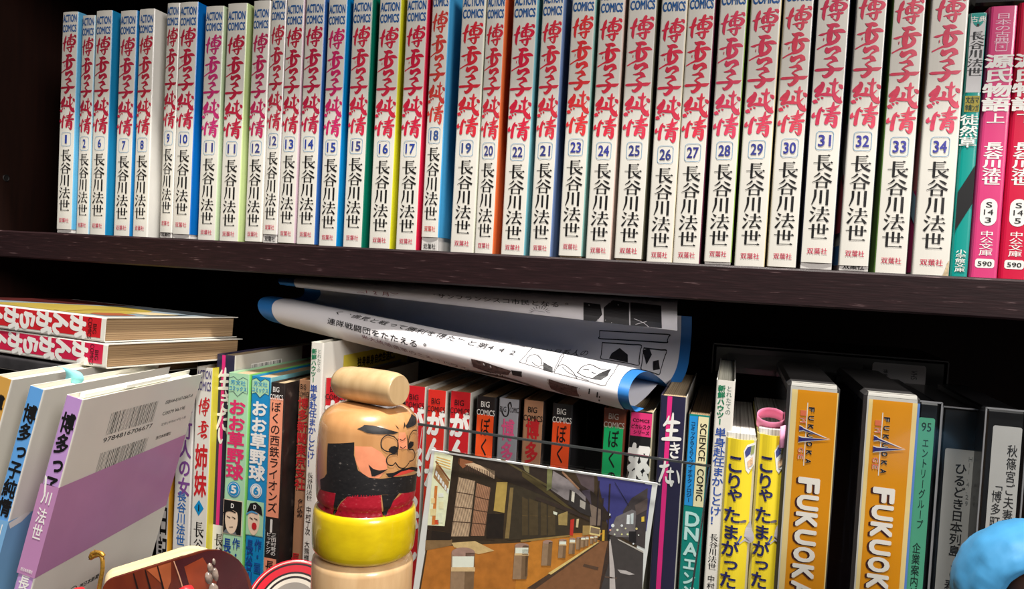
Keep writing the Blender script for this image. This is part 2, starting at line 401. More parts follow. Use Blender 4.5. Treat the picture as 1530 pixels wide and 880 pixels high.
# ------------------------------------------------------------------ bookcase
bc = thing('bookcase', 'dark wenge-stained wooden bookcase carrying every book in the picture', 'bookcase', Vector((0, .15, -.30)))
def bpart(name, boxes, mat):
    b = MB()
    for q in boxes: b.box(q[0], q[1], q[2]-.15, q[3]-.15, q[4]+.30, q[5]+.30, mat, .0012)
    return b.build(name, bc)
bpart('shelf', [(-.6395, .5995, 0, .299, -.0228, 0)], WENGE)
bpart('shelf', [(-.6395, .5995, -.033, .299, .255, .279)], WENGE)
bpart('back_panel', [(-.64, .60, .30, .312, -.30, .30)], WENGE_D)
sp_l = bpart('side_panel', [(-.665, -.64, -.012, .312, -.30, .30)], WENGE_D)
bpart('side_panel', [(.60, .625, -.012, .312, -.30, .30)], WENGE_D)
bpart('counter_board', [(-.665, .625, -.27, .2995, -.30, FLOOR)], WENGE)
hp = at(9, 266, .03); k = (-.64-CP.x)/(hp.x-CP.x); hp = CP+(hp-CP)*k
b = MB(); b.lathe([(.0032, 0), (.0032, .0006), (.0022, .0006), (.0022, .0001)], M((12, 8, 7), .6), 20, Matrix.Translation((-.6399, hp.y-.15, hp.z+.30)) @ Matrix.Rotation(pi/2, 4, 'Y'))
b.build('peg_hole', sp_l)

# ------------------------------------------------------------------ numbered comic volumes, upper shelf
BLUEINK = M((28, 92, 160), .45); BOXLINE = M((120, 160, 190), .5); MAG = M((200, 62, 88), .5)
VOL = [  # number, left px, right px, box y px, right cover, left cover, title ink, number ink, lift mm, height mm, spine protrusion mm, label tail
 (1, 84.1, 107.3, 203, (92, 168, 208), None, (176, 26, 56), (38, 62, 150), 3.3, 181, 0, 'first of the row, pale blue side, jacket raised'),
 (2, 113.5, 132.4, 211, (150, 190, 210), None, (176, 26, 56), (38, 62, 150), 0, 181, -1, 'narrow spine between volumes 1 and 6'),
 (6, 133.7, 157.6, 213, (24, 126, 174), None, (178, 26, 56), (38, 62, 150), 0, 183.5, .5, 'bright blue side cover showing beside volume 7'),
 (7, 169.4, 194, 218, (22, 118, 180), None, (184, 36, 66), (38, 62, 150), 0, 182.5, 0, 'blue side cover beside volume 8'),
 (8, 197.8, 220, 217, (222, 219, 212), None, (184, 36, 60), (38, 62, 150), 0, 183, 0, 'blank white side showing and worn top edge'),
 (9, 238, 256.7, 206, (225, 222, 215), None, (178, 30, 56), (38, 62, 150), 4.4, 182, 0, 'jacket ridden up, between volumes 8 and 10'),
 (10, 256.9, 283.7, 208, (2, 104, 184), None, (186, 30, 62), (38, 62, 150), 3.6, 182.5, .6, 'deep blue side beside the purplish volume 11'),
 (11, 295, 322, 221, (186, 204, 166), None, (196, 44, 112), (60, 66, 130), 0, 182, 0, 'purplish pink title, right of volume 10'),
 (11, 327.3, 356.3, 223, (196, 214, 150), None, (184, 28, 60), (60, 66, 130), 0, 183, .3, 'crimson title and pale green side cover'),
 (12, 365.3, 390.2, 222, (228, 224, 216), None, (186, 36, 86), (60, 66, 130), .6, 183.5, 0, 'crimson title, right of the pale green side'),
 (12, 391.8, 413.7, 211, (222, 214, 216), None, (184, 40, 64), (60, 66, 130), 6.6, 182, -.5, 'slim, jacket ridden up above a printed foot'),
 (13, 414.3, 440, 216, (196, 170, 182), None, (186, 26, 58), (38, 62, 150), .8, 183.5, 0, 'lilac grey side cover beside volume 14'),
 (14, 442.5, 470.6, 216, (44, 96, 168), None, (188, 26, 66), (38, 62, 150), .5, 184, 0, 'mid blue side beside the magenta volume 15'),
 (15, 476, 503.3, 221, (0, 132, 196), None, (204, 34, 100), (38, 62, 150), 0, 183.5, .4, 'magenta title and cyan blue side cover'),
 (15, 512, 541, 219, (0, 114, 90), None, (206, 34, 66), (60, 66, 130), 0, 183.5, 0, 'red title and dark green side cover'),
 (16, 551, 583.3, 223, (208, 204, 34), None, (208, 34, 66), (38, 62, 150), 0, 184, 0, 'lemon yellow side cover beside volume 17'),
 (17, 591, 622.5, 223, (206, 26, 64), None, (206, 22, 60), (38, 62, 150), 0, 184, .3, 'thin stripe of red side cover beside volume 18'),
 (18, 628.4, 654.5, 203, (72, 164, 216), None, (206, 58, 52), (50, 80, 140), 9.8, 182, -.3, 'jacket ridden up high over white foot, light blue side'),
 (19, 672.5, 707.5, 222, (220, 220, 202), None, (212, 34, 52), (48, 70, 130), 0, 183.5, 0, 'red title, between volumes 18 and 20'),
 (20, 709, 737, 226, (232, 112, 58), None, (208, 38, 58), (60, 66, 130), 0, 183.5, 0, 'orange side cover beside volume 22'),
 (22, 748.2, 784, 228, (116, 178, 190), None, (212, 24, 60), (54, 60, 130), 0, 184, .4, 'teal side, out of order before volume 21'),
 (21, 790.8, 823, 226, (116, 140, 186), None, (214, 40, 62), (54, 60, 130), 0, 184, 0, 'greyish blue side, out of order after volume 22'),
 (23, 834.3, 869.6, 221, (140, 184, 176), None, (222, 46, 52), (54, 60, 150), 1.2, 182, 0, 'scarlet title and pale green blue side cover'),
 (24, 875, 912.4, 226, (216, 192, 180), None, (216, 36, 62), (54, 60, 150), 0, 183.5, 0, 'beige pink side cover beside volume 25'),
 (25, 917.8, 960, 226, (106, 104, 86), None, (218, 48, 76), (54, 60, 130), 1.2, 183, .5, 'thick, dark olive side cover beside volume 26'),
 (26, 965.9, 1004.7, 232, (226, 214, 186), None, (214, 40, 72), (54, 60, 130), 0, 183.5, 0, 'yellowed spine, right of volume 25'),
 (27, 1005.5, 1046, 229, (108, 48, 72), None, (216, 42, 70), (48, 48, 130), 0, 184, 0, 'dark gap at its right before volume 28'),
 (28, 1052, 1093, 226, (150, 182, 92), None, (216, 56, 90), (54, 60, 140), 1.8, 183, 0, 'loose raised jacket foot, right of volume 27'),
 (29, 1097.6, 1143, 224, (222, 206, 160), None, (214, 56, 86), (54, 60, 140), 0, 184, .3, 'between volumes 28 and 30'),
 (30, 1146.7, 1191, 222, (40, 40, 46), None, (216, 62, 86), (54, 60, 150), .6, 184, 0, 'coral red title, left of volume 31'),
 (31, 1195.2, 1244.4, 211, (36, 40, 60), (40, 42, 60), (210, 50, 86), (60, 62, 150), 4.2, 183, .4, 'raised jacket showing a plain white foot'),
 (32, 1253.0, 1299, 212, (48, 52, 60), 'art', (216, 62, 90), (62, 62, 156), 3.4, 183.5, 0, 'raised jacket, grey printed foot, beside volume 33'),
 (33, 1306.7, 1355.6, 220, (60, 60, 60), (108, 150, 72), (216, 66, 92), (62, 62, 156), 0, 184, 0, 'green side cover showing at its left'),
 (34, 1363.3, 1419, 217, (210, 206, 196), 'grad', (216, 66, 96), (62, 62, 156), 0, 184.5, .4, 'last of the row, scuffed corner beside teal book'),
]
def side_art(bk):
    f = bk.lf(1); g = bk.lf(2)
    bk.cov.quad(f, .003, .12, .10, .178, M((48, 52, 84), .4)); bk.cov.quad(f, .003, .12, .0, .012, M((70, 130, 190), .4))
    bk.cov.poly(f, [(.003, .02), (.12, .02), (.12, .06), (.003, .055)], M((216, 84, 100), .4))
    bk.cov.ribbon(g, [(.003, .05, .004), (.02, .065, .004), (.04, .07, .004)], BLACK); bk.cov.ribbon(g, [(.003, .088, .006), (.012, .1, .012), (.03, .105, .01)], M((60, 120, 84), .4))
def side_grad(bk):
    f = bk.lf(1)
    cs = [(206, 54, 120), (210, 120, 120), (206, 170, 110), (196, 170, 60)]
    zz = [.001, .05, .085, .13, .182]
    for i, c in enumerate(cs): bk.cov.quad(f, .003, .12, zz[i], zz[i+1], M(c, .4))
    bk.cov.poly(bk.lf(2), [(.003, .03), (.03, .045), (.03, .06), (.003, .046)], M((150, 190, 210), .4))
for (num, xl, xr, yb, rc, lc, tc, nc, lift, hh, pro, tail) in VOL:
    Y = SPY-pro/1000
    yb0 = 343+(xl-84)*.0525 if xl < 700 else 376+(xl-700)*.0447
    A = at(xl, yb0-8, Y); B = at(xr, yb0-8, Y); t = B.x-A.x; lift /= 1000; h = hh/1000
    rm = M(rc, .38, .05, 30, coat=.25)
    lm_ = M(lc, .4, .05, 30) if isinstance(lc, tuple) else WHITE
    bk = Book(t, .128, h, WHITE, lm_, rm, PAGES, lift=lift, cover_name='dust_jacket')
    zb = at((xl+xr)/2+8, yb, Y).z
    dz = max(-.004, min(.004, zb-lift-.0713)); c = t/2; fw = min(t, .0205)
    f = bk.sp(1); f2 = bk.sp(2)
    ti = M(tc, .5, .12, 260)
    # title, traced brush strokes
    W = min(t*.90, .0162); T0 = .1585+dz; TH = .0795
    for ch, a, bb, ww, ox in (('博', 0, .190, .98, .02), ('多', .205, .455, .98, 0), ('子', .452, .622, 1.02, 0), ('純', .622, .815, 1.04, 0), ('情', .80, 1.0, .98, -.01)):
        cell(bk.cov, f2, ch, c+ox*t, T0-(a+bb)/2*TH, W*ww, (bb-a)*TH, ti, style='brush')
    if T0+.024 < h+.01:
        AW = t*.86
        hrow(bk.cov, f2, 'ACTION', c-AW/2, c+AW/2, .1703+dz*.5, .1768+dz*.5, BLUEINK, .03); hrow(bk.cov, f2, 'COMICS', c-AW/2, c+AW/2, .1622+dz*.5, .1684+dz*.5, BLUEINK, .03)
    bw = min(.0098, t*.64); P = rrect(c, .0713+dz, bw, .0112, .0018)
    outline(bk.cov, f2, P, .00035, BOXLINE)
    sn = str(num); nw = bw*(.36 if len(sn) == 1 else .74) * (.62 if sn == '1' else 1)
    hrow(bk.cov, f2, sn, c-nw/2, c+nw/2, .0713+dz-.0035, .0713+dz+.0035, M(nc, .45), .004 if sn == '1' else .02)
    vcol(bk.cov, f2, '長谷川法世', c, .0632+dz, .0108+dz, min(t*.74, .0118), BLACK, style='serif')
    hrow(bk.cov, f2, '双葉社', c-t*.31, c+t*.31, .0036+dz*.5, .0074+dz*.5, ti if num == 18 else MAG, .008)
    if lc == 'art': side_art(bk)
    if lc == 'grad': side_grad(bk)
    if num == 8:
        bk.cov.poly(f2, [(.0005, .1825), (c, .1825), (c+.001, .1795), (c-.002, .1755), (.001, .1705), (.0005, .17)], WHITE)
    if num == 34:
        bk.cov.poly(f2, [(t-.0035, .0), (t-.0005, .0), (t-.0005, .009), (t-.0016, .007), (t-.0022, .004)], M((196, 176, 140), .8, .3, 400))
    inner = None
    if lift > .0015: inner = num in (9, 12, 18, 32)
    bk.place('comic_volume', 'white comic volume numbered %d, %s' % (num, tail), 'book', Matrix.Translation((A.x, Y, .0003)), 'numbered comic volumes on the upper shelf', inner=inner)

# three paperbacks at the end of the row
def end_book(xl, xr, ytop, spine, label, paint, d=.105, Y=SPY):
    A = at(xl, 405, Y); B = at(xr, 405, Y); t = B.x-A.x; h = at((xl+xr)/2+25, ytop, Y).z
    bk = Book(t, d, h, spine, spine, spine, PAGES, r=.002, bulge=.0001)
    def S_(px, py): q = at(px, py, Y); return q.x-A.x, q.z
    paint(bk, S_, t, h)
    return bk.place('paperback_book', label, 'book', Matrix.Translation((A.x, Y, .0003)), 'paperbacks at the end of the upper shelf')
TEAL = M((0, 150, 140), .35, .04, coat=.4); PINK = M((214, 62, 122), .35, .05, coat=.5); RED2 = M((206, 12, 62), .35, .05, coat=.5)
def p_teal(bk, S_, t, h):
    f = bk.sp(1); g = bk.sp(2); k = bk.sp(3); m = bk.cov; z = lambda y: S_(1450, y)[1]; c = t/2
    m.quad(f, .0008, t-.0008, z(139), h-.0003, M((206, 204, 204), .4)); m.poly(g, [(.0008, h-.0004)]+[(c-(t/2-.001)*cos(pi*i/10), h-.0004-.0075*sin(pi*i/10)) for i in range(11)], TEAL)
    hrow(m, k, '古典', c-.004, c+.004, h-.0055, h-.002, WINK, .01); hrow(m, k, '1', c-.0006, c+.0006, z(41), z(37), BLACK)
    vcol(m, k, '長谷川法世', c, z(48), z(115), .008, M((40, 40, 44), .5), style='serif')
    m.quad(g, .0008, t-.0008, z(168), z(144), M((160, 146, 48), .5)); DK = M((26, 60, 50), .5)
    hrow(m, k, '文古マ', .0012, t-.0012, z(155), z(145), DK, .02); hrow(m, k, '学典ンガ', .0012, t-.0012, z(167), z(157), DK, .02)
    vcol(m, k, '徒然草', c-.0008, z(172), z(222), .0095, WINK, .02)
    m.poly(g, [(.0006, z(289)), (t-.0006, z(248)), (t-.0006, z(305)), (.0006, z(347))], M((22, 22, 24), .4))
    vcol(m, k, '小学館文庫', c, z(374), z(408), .0055, WINK, .015)
end_book(1420, 1446.7, 20, TEAL, 'slim teal and white paperback right of volume 34, black slanted band on its spine', p_teal)
def p_pink(last):
    def pr(bk, S_, t, h):
        g = bk.sp(1); k = bk.sp(2); m = bk.cov; z = lambda y: S_(1490, y)[1]; c = t*.50; l = M((240, 200, 216), .5)
        vcol(m, g, '日本の古典', c, h-.004, z(66), .0085, l, .0); outline(m, g, rrect(c, z(71), .0055, .0045, .0004), .0004, l); hrow(m, g, '3' if not last else '5', c-.0012, c+.0012, z(73), z(69), l, .01)
        vcol(m, g, '源氏物語', c-.0005, z(82), z(168), .0148, WINK, .035); vcol(m, g, '下' if last else '上', c, z(170), z(186), .0095, WINK, .02)
        vcol(m, g, '長谷川法世', c, z(213), z(278), .0098, WINK, .03)
        m.poly(g, rrect(c, z(318), .0085, z(298)-z(339), .0042), WINK)
        for i, (q, y) in enumerate((('S', 307), ('14', 318), ('5' if last else '3', 330))): hrow(m, k, q, c-.0016-.0008*(i == 1), c+.0016+.0008*(i == 1), z(y+4), z(y-4), BLACK, .005)
        vcol(m, g, '中公文庫', c, z(346), z(384), .0072, WINK, .01)
        m.poly(g, rrect(c, z(395), .0098, .0052, .0014), WINK); hrow(m, k, '590', c-.0036, c+.0036, z(399), z(392), BLACK, .01)
    return pr
end_book(1449, 1491.5, 10, PINK, 'pink paperback with white lettering, second from the end of the row', p_pink(False))
end_book(1493, 1536, 4, RED2, 'crimson red paperback at the right end of the row', p_pink(True))
b = MB(); q = at(1455, 18, .03); r_ = at(1545, -12, .03)
T = Matrix.Translation((at(1452, 20, SPY).x+.0, .02, max(at(1510, 4, SPY).z, at(1470, 8, SPY).z)+.002))
cs = thing('video_case', 'black plastic case lying flat on top of the pink and teal paperbacks', 'case', T)
b.box(.002, .11, 0, .09, 0, .014, M((16, 16, 18), .25, .1), .0015); b.build('case_shell', cs)
b = MB(); b.box(.004, .109, -.0006, .0004, .006, .0072, M((70, 70, 72), .3)); b.build('seam', cs)

# ------------------------------------------------------------------ lower compartment: upright books
class Low(Book):
    """book standing on the counter, sized from where its spine shows"""
    def __init__(s, xl, xr, yt, Y, d, spine, left, right, pages=PAGES, ytr=None, xmax=None, **kw):
        A = at(xl, yt, Y); B = at(xr, ytr or yt, Y); s.A = A; s.Y = Y
        kw.setdefault('bulge', .00004)
        if xmax is not None: B.x = min(B.x, xmax)
        Book.__init__(s, B.x-A.x, d, (A.z+B.z)/2-FLOOR-.0003, spine, left, right, pages, **kw)
    def P(s, px, py): q = at(px, py, s.Y); return q.x-s.A.x, q.z-FLOOR-.0003
    def z(s, py, px=None): return at(px if px else 765+(s.A.x+s.t/2+.14)*2000, py, s.Y).z-FLOOR-.0003
    def stand(s, name, label, group=None, cat='book'):
        return s.place(name, label, cat, Matrix.Translation((s.A.x, s.Y, FLOOR+.0003)), group)
def zf(bk, px): return lambda y: at(px, y, bk.Y).z-FLOOR-.0003
G_LOW = None
NAVY = M((40, 38, 66), .4, .08, coat=.3); MPINK = M((226, 44, 128), .45); PGREEN = M((172, 220, 180), .4, .05, coat=.3); GREEN = M((134, 208, 106), .4, .05, coat=.3)
CYAN = M((10, 140, 200), .4, .05, coat=.3); SALMON = M((246, 158, 124), .45); DARKC = ramp_mat('worn_dark_cover', .4, (1, 1, 1), 90, [(.3, (30, 25, 24)), (.62, (46, 38, 36)), (.75, (92, 80, 74))])
TAN = M((180, 132, 98), .45, .06, coat=.2); RED = M((204, 28, 38), .4, .06, coat=.3); ORED = M((250, 84, 30), .45); RINK = M((200, 34, 40), .5); GREY = M((158, 160, 166), .4, .05, coat=.3)
YEL = M((246, 220, 48), .4, .04, coat=.3); CREAM = M((232, 222, 176), .45); SGREY = M((186, 182, 172), .5)

def big_comics(bk, zt, ink, c=None):
    c = bk.t/2 if c is None else c; k = bk.sp(3)
    hrow(bk.cov, k, 'BIG', c-bk.t*.26, c+bk.t*.18, zt-.0045, zt-.0005, ink, .008); hrow(bk.cov, k, 'COMICS', c-bk.t*.46, c+bk.t*.46, zt-.0102, zt-.0062, ink, .008)

# narrow spine behind the lilac book, with a blue author line
bk = Low(266, 291, 566, .004, .128, WHITE2, WHITE2, WHITE2); z = zf(bk, 275); c = bk.t/2
vcol(bk.cov, bk.sp(1), '多町人の女', c+.0015, z(600), z(742), .0115, M((120, 70, 140), .5), .03); vcol(bk.cov, bk.sp(1), '長谷川法世・作', c, z(734), z(850), .0085, M((40, 100, 170), .5), .02)
bk.stand('slim_book', 'white spine with purple title and blue author line, half hidden behind the lilac book')
# book with an orange side
bk = Low(240, 258, 600, .006, .128, WHITE2, WHITE2, M((222, 160, 40), .4, .05, coat=.3)); z = zf(bk, 250)
vcol(bk.cov, bk.sp(1), '博多日記', bk.t*.6, z(660), z(850), .009, BLACK, .02)
bk.stand('slim_book', 'book with an orange yellow side peeking out under the lilac book')
# red brush lettered volume
bk = Low(293.5, 318.5, 549, .002, .128, WHITE, WHITE, M((214, 202, 62), .4, .05, coat=.3)); z = zf(bk, 305); c = bk.t/2; t = bk.t
PUR = M((66, 54, 120), .5)
hrow(bk.cov, bk.sp(1), 'ACTION', c-t*.42, c+t*.42, z(566), z(553), PUR, .015); hrow(bk.cov, bk.sp(1), 'COMICS', c-t*.42, c+t*.42, z(584), z(570), PUR, .015)
vcol(bk.cov, bk.sp(1), '博多', c+.0008, z(590), z(660), .0105, RINK, style='brush', fill=.8); vcol(bk.cov, bk.sp(1), '姉妹', c, z(664), z(745), .0115, RINK, .03)
q = bk.P(296.5, 760); bk.cov.poly(bk.sp(1), [(c-.0005, z(748)), (c+.004, z(760)), (c-.0005, z(772)), (c-.005, z(760))], CYAN); hrow(bk.cov, bk.sp(2), '1', c-.001, c, z(765), z(755), BLACK)
vcol(bk.cov, bk.sp(1), '長谷川法世', c, z(780), z(905), .0098, BLACK, style='serif')
bk.stand('slim_book', 'white spine with red brush title and blue diamond, between lilac and navy books')
# navy book with a pink stripe, twice
def navy(xl, xr, yt, ytr, Y, label, zt, refx, band, art=False, xmax=None):
    bk = Low(xl, xr, yt, Y, .128, NAVY, NAVY, SGREY, PAGES, ytr=ytr, xmax=xmax); z = zf(bk, refx); t = bk.t; f = bk.sp(1); g = bk.sp(2); k = bk.sp(3)
    sx = t*(.36 if not art else .40)
    bk.cov.quad(f, sx-t*.09, sx+t*.09, z(band), bk.h-.0003, MPINK); bk.cov.quad(g, .0006, t-.0006, .0006, z(band), WINK)
    n = len(zt)
    for (ch, cx, y0, y1, w_) in zt:
        cell(bk.cov, k, ch, t*cx, z((y0+y1)/2), t*w_, z(y0)-z(y1), WINK, style='brush')
    if art:
        r = bk.rt(1); bk.cov.quad(r, .093, .1278, .05, bk.h-.0002, M((88, 26, 34), .4)); bk.cov.quad(bk.rt(2), .02, .062, bk.h-.0145, bk.h-.0085, WINK)
        rr = random.Random(4)
        for i in range(34):
            y = .0205+i*.0012; bk.cov.quad(bk.rt(3), y, y+rr.choice((.0003, .0005, .0008)), bk.h-.0142, bk.h-.0092, BLACK)
    vcol(bk.cov, bk.sp(3), '長谷川法世', t*.5, z(band+12), z(band+110), t*.5, BLACK, style='serif')
    return bk.stand('tall_book', label, 'navy books with a pink stripe')
navy(323.8, 351.8, 529.5, 531, .009, 'navy spine with pink stripe and white brush title, left of the green baseball volume',
     [('生', .50, 549, 585, .92), ('き', .62, 583, 614, .66), ('た', .50, 610, 644, .80), ('い', .56, 636, 666, .7)], 335, 786, True, at(341.4, 558, 0).x-.0004)
navy(987.3, 1026.4, 589.6, 594.5, .002, 'navy spine with pink stripe and white brush title, left of the teal science comic',
     [('生', .50, 617, 662, .74), ('き', .66, 660, 684, .46), ('た', .40, 688, 724, .60), ('い', .72, 694, 730, .46)], 1005, 980)
# two baseball volumes
def baseball(xl, xr, yt, spine, side, title, num, Y, label, refx, capc, y_off, badge):
    bk = Low(xl, xr, yt, Y, .128, spine, spine, side); z0 = zf(bk, refx); z = lambda y: z0(y+y_off); t = bk.t; c = t*.47; f = bk.sp(1); g = bk.sp(2); k = bk.sp(3); m = bk.cov; l = bk.sp(4)
    LINE = M((40, 60, 90), .5)
    e = [(t*.04, z(566)), (t*.26, z(563)), (c, z(568)), (t*.70, z(563)), (t*.92, z(566)), (t*.92, z(587)), (t*.70, z(585)), (c, z(592)), (t*.26, z(585)), (t*.04, z(587))]
    m.poly(f, e, PGREEN); outline(m, g, e, .0004, LINE)
    hrow(m, k, '芳文社', t*.13, t*.83, z(575), z(568), CYAN, .01); hrow(m, k, 'コミックス', t*.08, t*.88, z(584), z(577), CYAN, .02)
    vcol(m, g, 'おお草野球', c, z(597), z(718), t*.80, title, .038, fill=.98)
    m.poly(g, ell(c, z(732), t*.30, t*.32), CYAN if badge else WINK); m.poly(k, ell(c, z(732), t*.26, t*.275), WINK if badge else CYAN); m.poly(l, ell(c, z(732), t*.24, t*.255), CYAN if badge else WINK)
    hrow(m, bk.sp(5), num, c-t*.13, c+t*.13, z(738), z(726), WINK if badge else CYAN, .04)
    # picture panel: a cartoon face under a peaked cap
    SK = M((240, 214, 186), .5)
    m.quad(g, t*.02, t*.90, z(800), z(748), PGREEN if not badge else SK); m.quad(k, t*.04, t*.88, z(799), z(749), BLACK if badge else PGREEN)
    m.poly(l, ell(t*.42, z(777), t*.30, z(758)-z(780), 20), SK)
    m.poly(bk.sp(5), [(t*.05, z(766)), (t*.2, z(752)), (t*.5, z(749)), (t*.78, z(755)), (t*.86, z(768)), (t*.5, z(763))], BLACK); m.ribbon(bk.sp(6), [(t*.04, z(769), .0009), (t*.3, z(764), .0014), (t*.6, z(766), .0008)], capc)
    hrow(m, bk.sp(6), 'D', t*.38, t*.52, z(760), z(753), WINK, .03)
    for ex in (.28, .52): m.ribbon(bk.sp(6), [(t*(ex-.07), z(773), .0005), (t*(ex+.08), z(775), .0008)], BLACK)
    if badge: m.ribbon(bk.sp(6), [(t*.34, z(789), .0004), (t*.5, z(788), .0006)], BLACK); m.poly(l, [(t*.04, z(799)), (t*.2, z(792)), (t*.62, z(795)), (t*.7, z(799))], M((110, 116, 120), .5))
    else: m.poly(bk.sp(6), ell(t*.46, z(785), t*.13, .0028, 14), RINK)
    vcol(m, k, '作・画', t*.68, z(804), z(856), t*.36, M((20, 70, 150), .5), .02); vcol(m, k, '長谷川法世', t*.26, z(806), z(925), t*.38, M((20, 70, 150), .5), .02)
    r = bk.rt(1); m.quad(r, .004, .03, z(660), z(646), M((40, 44, 80), .5))
    bk.stand('comic_volume', label, 'baseball comic volumes')
baseball(341.4, 373.6, 558, PGREEN, GREEN, M((222, 50, 106), .45), '5', .0, 'pale green comic spine with pink title and round badge 5', 355, BLACK, 0, True)
baseball(376, 405.5, 563, CYAN, M((120, 180, 190), .4), WINK, '6', .001, 'bright blue comic spine with white title and round badge 6', 388, M((70, 150, 200), .5), 2, False)
# dark volume with salmon panel
bk = Low(404.8, 426, 572, -.001, .128, DARKC, DARKC, DARKC); z = zf(bk, 414); t = bk.t; c = t*.45
big_comics(bk, z(577), WINK, c)
for i in range(1): bk.cov.quad(bk.sp(1), .0004, t*.93, z(774), z(595), SALMON)
vcol(bk.cov, bk.sp(2), 'ぼくの西鉄ライオンズ', c, z(600), z(768), .0088, BLACK, .008)
hrow(bk.cov, bk.sp(2), '1', c-.001, c+.001, z(797), z(777), WINK, .05); vcol(bk.cov, bk.sp(2), '三田村君の', t*.66, z(797), z(832), .0045, WINK, .01); vcol(bk.cov, bk.sp(2), 'ピッチング', t*.3, z(797), z(830), .0042, WINK, .01)
bk.cov.quad(bk.sp(1), .0004, t*.90, 0.0005, z(836), SALMON); vcol(bk.cov, bk.sp(2), '長谷川法世', c, z(839), z(930), .008, BLACK, .008)
bk.stand('comic_volume', 'dark volume with a long salmon title panel on its spine, beside badge 6')
# tan volume
bk = Low(446.8, 466, 568, .012, .128, TAN, TAN, TAN); z = zf(bk, 455); t = bk.t; c = t*.42
big_comics(bk, z(573), BLACK, c); vcol(bk.cov, bk.sp(2), '博多新聞東京支社', c, z(594), z(734), .0092, RINK, .02); vcol(bk.cov, bk.sp(2), 'タレ込み', c+.001, z(746), z(774), .005, BLACK, .02); vcol(bk.cov, bk.sp(2), '長谷川', c-.001, z(828), z(880), .008, RINK, .015)
bk.stand('comic_volume', 'tan comic spine with red lettering, left of the tall white book')
# tall white books
def tall_white(xl, xr, yt, ytr, Y, label, rows, refx, art):
    bk = Low(xl, xr, yt, Y, .148, WHITE, WHITE, WHITE, PAGES_W, ytr=ytr); z = zf(bk, refx); t = bk.t; f = bk.sp(1); m = bk.cov; GI = M((20, 120, 80), .5); BI = M((44, 80, 160), .5)
    y = rows
    vcol(m, f, 'とれたての', t*.70, z(y[0]), z(y[1]), t*.30, M((60, 100, 90), .5), 0); vcol(m, f, '新鮮ハウツー', t*.30, z(y[0]), z(y[2]), t*.40, GI, .04)
    vcol(m, f, '単身赴任まかしとけ！', t*.38, z(y[3]), z(y[4]), t*.62, BI, .018)
    vcol(m, f, '長谷川法世', t*.38, z(y[5]), z(y[6]), t*.46, BLACK, style='serif'); vcol(m, f, '中村丁次', t*.38, z(y[6]+8), z(y[6]+52), t*.42, BLACK, .01); vcol(m, f, '大熊輝', t*.38, z(y[6]+60), z(y[6]+92), t*.42, BLACK, .01)
    m.quad(f, .0006, t-.0006, .0008, z(y[6]+96), M((70, 170, 80), .5))
    if art:
        r = bk.rt(1); m.quad(r, .03, .147, bk.h-.034, bk.h-.012, M((226, 206, 70), .45)); hrow(m, bk.rt(2), '独身単身自炊生活に。', .052, .12, bk.h-.024, bk.h-.016, BLACK, .03)
    bk.stand('tall_book', label, 'tall white how-to books')
tall_white(464.8, 483.6, 511.4, 512, .0, 'tall white book with blue and green lettering, standing behind the wooden toy head', (521, 556, 572, 575, 700, 707, 750), 472, True)
tall_white(1071, 1099, 566, 571.5, .002, 'tall white book with blue and green lettering, left of two yellow books', (576, 620, 636, 640, 788, 800, 855), 1085, False)
# row of magazine-size comics behind the clear panel
G_BIG = 'big-format comics behind the clear stand'
def red_vol(xl, xr, yt, Y, label, refx, col=RED):
    bk = Low(xl, xr, yt, Y, .128, col, SGREY, SGREY, PAGES_D); z = zf(bk, refx); t = bk.t; c = t/2
    big_comics(bk, z(yt+11), M((40, 10, 12), .5))
    vcol(bk.cov, bk.sp(1), 'がんがらがん', c, z(yt+31), z(yt+266), t*.92, WINK, .055, fill=.98)
    bk.stand('comic_volume', label, G_BIG)
red_vol(486.5, 519, 566, .004, 'red comic just right of the tall white book, mostly behind the wooden toy', 500)
red_vol(605.5, 636.4, 577, .002, 'red comic peeking out at the right cheek of the wooden toy', 620)
red_vol(639, 667.6, 583, .002, 'red comic behind the clear stand, left neighbour of the red one by the black spine', 653, M((216, 44, 34), .4, .06, coat=.3))
red_vol(673, 704.5, 585.5, .002, 'red comic standing directly left of the black spine with orange panel', 688)
def panel_vol(xl, xr, yt, Y, top, pan, ink, label, refx, side=DARKC, wide=.86, lx=.0):
    bk = Low(xl, xr, yt, Y, .128, top, side, side, PAGES_D); z = zf(bk, refx); t = bk.t; c = t/2
    big_comics(bk, z(yt+6), ink)
    bk.cov.quad(bk.sp(1), t*.06, t*(.06+wide), .002, z(yt+27), pan)
    vcol(bk.cov, bk.sp(2), 'ぼくの西鉄ライオンズ', c, z(yt+31), z(yt+330), t*.5, BLACK, .012)
    bk.stand('comic_volume', label, G_BIG)
BLK = M((28, 26, 28), .4, .1, coat=.3); BRN = M((112, 52, 30), .4, .08, coat=.3)
panel_vol(712.7, 741.8, 592.7, .002, BLK, ORED, WINK, 'black spine with bright orange panel, between the red and the grey comics', 727, BLK)
bk = Low(745.5, 777, 596, .004, .128, GREY, GREY, DARKC, PAGES_D); z = zf(bk, 760); t = bk.t; c = t/2; PK = M((230, 90, 140), .5)
hrow(bk.cov, bk.sp(1), 'BIG', t*.08, t*.38, z(616), z(608), BLACK, .01); hrow(bk.cov, bk.sp(1), 'COMIC', t*.55, t*.97, z(616), z(608), BLACK, .01)
bk.cov.ribbon(bk.sp(2), [(t*.62, z(607), .0007), (t*.56, z(601), .0009), (t*.47, z(605), .0009), (t*.50, z(613), .0009), (t*.45, z(621), .0009), (t*.30, z(622), .0009), (t*.18, z(616), .0009)], BLACK)
vcol(bk.cov, bk.sp(2), '博多新聞東京支社', c, z(626), z(900), t*.62, PK, .02)
bk.stand('comic_volume', 'silver grey comic with pink lettering behind the clear stand', G_BIG)
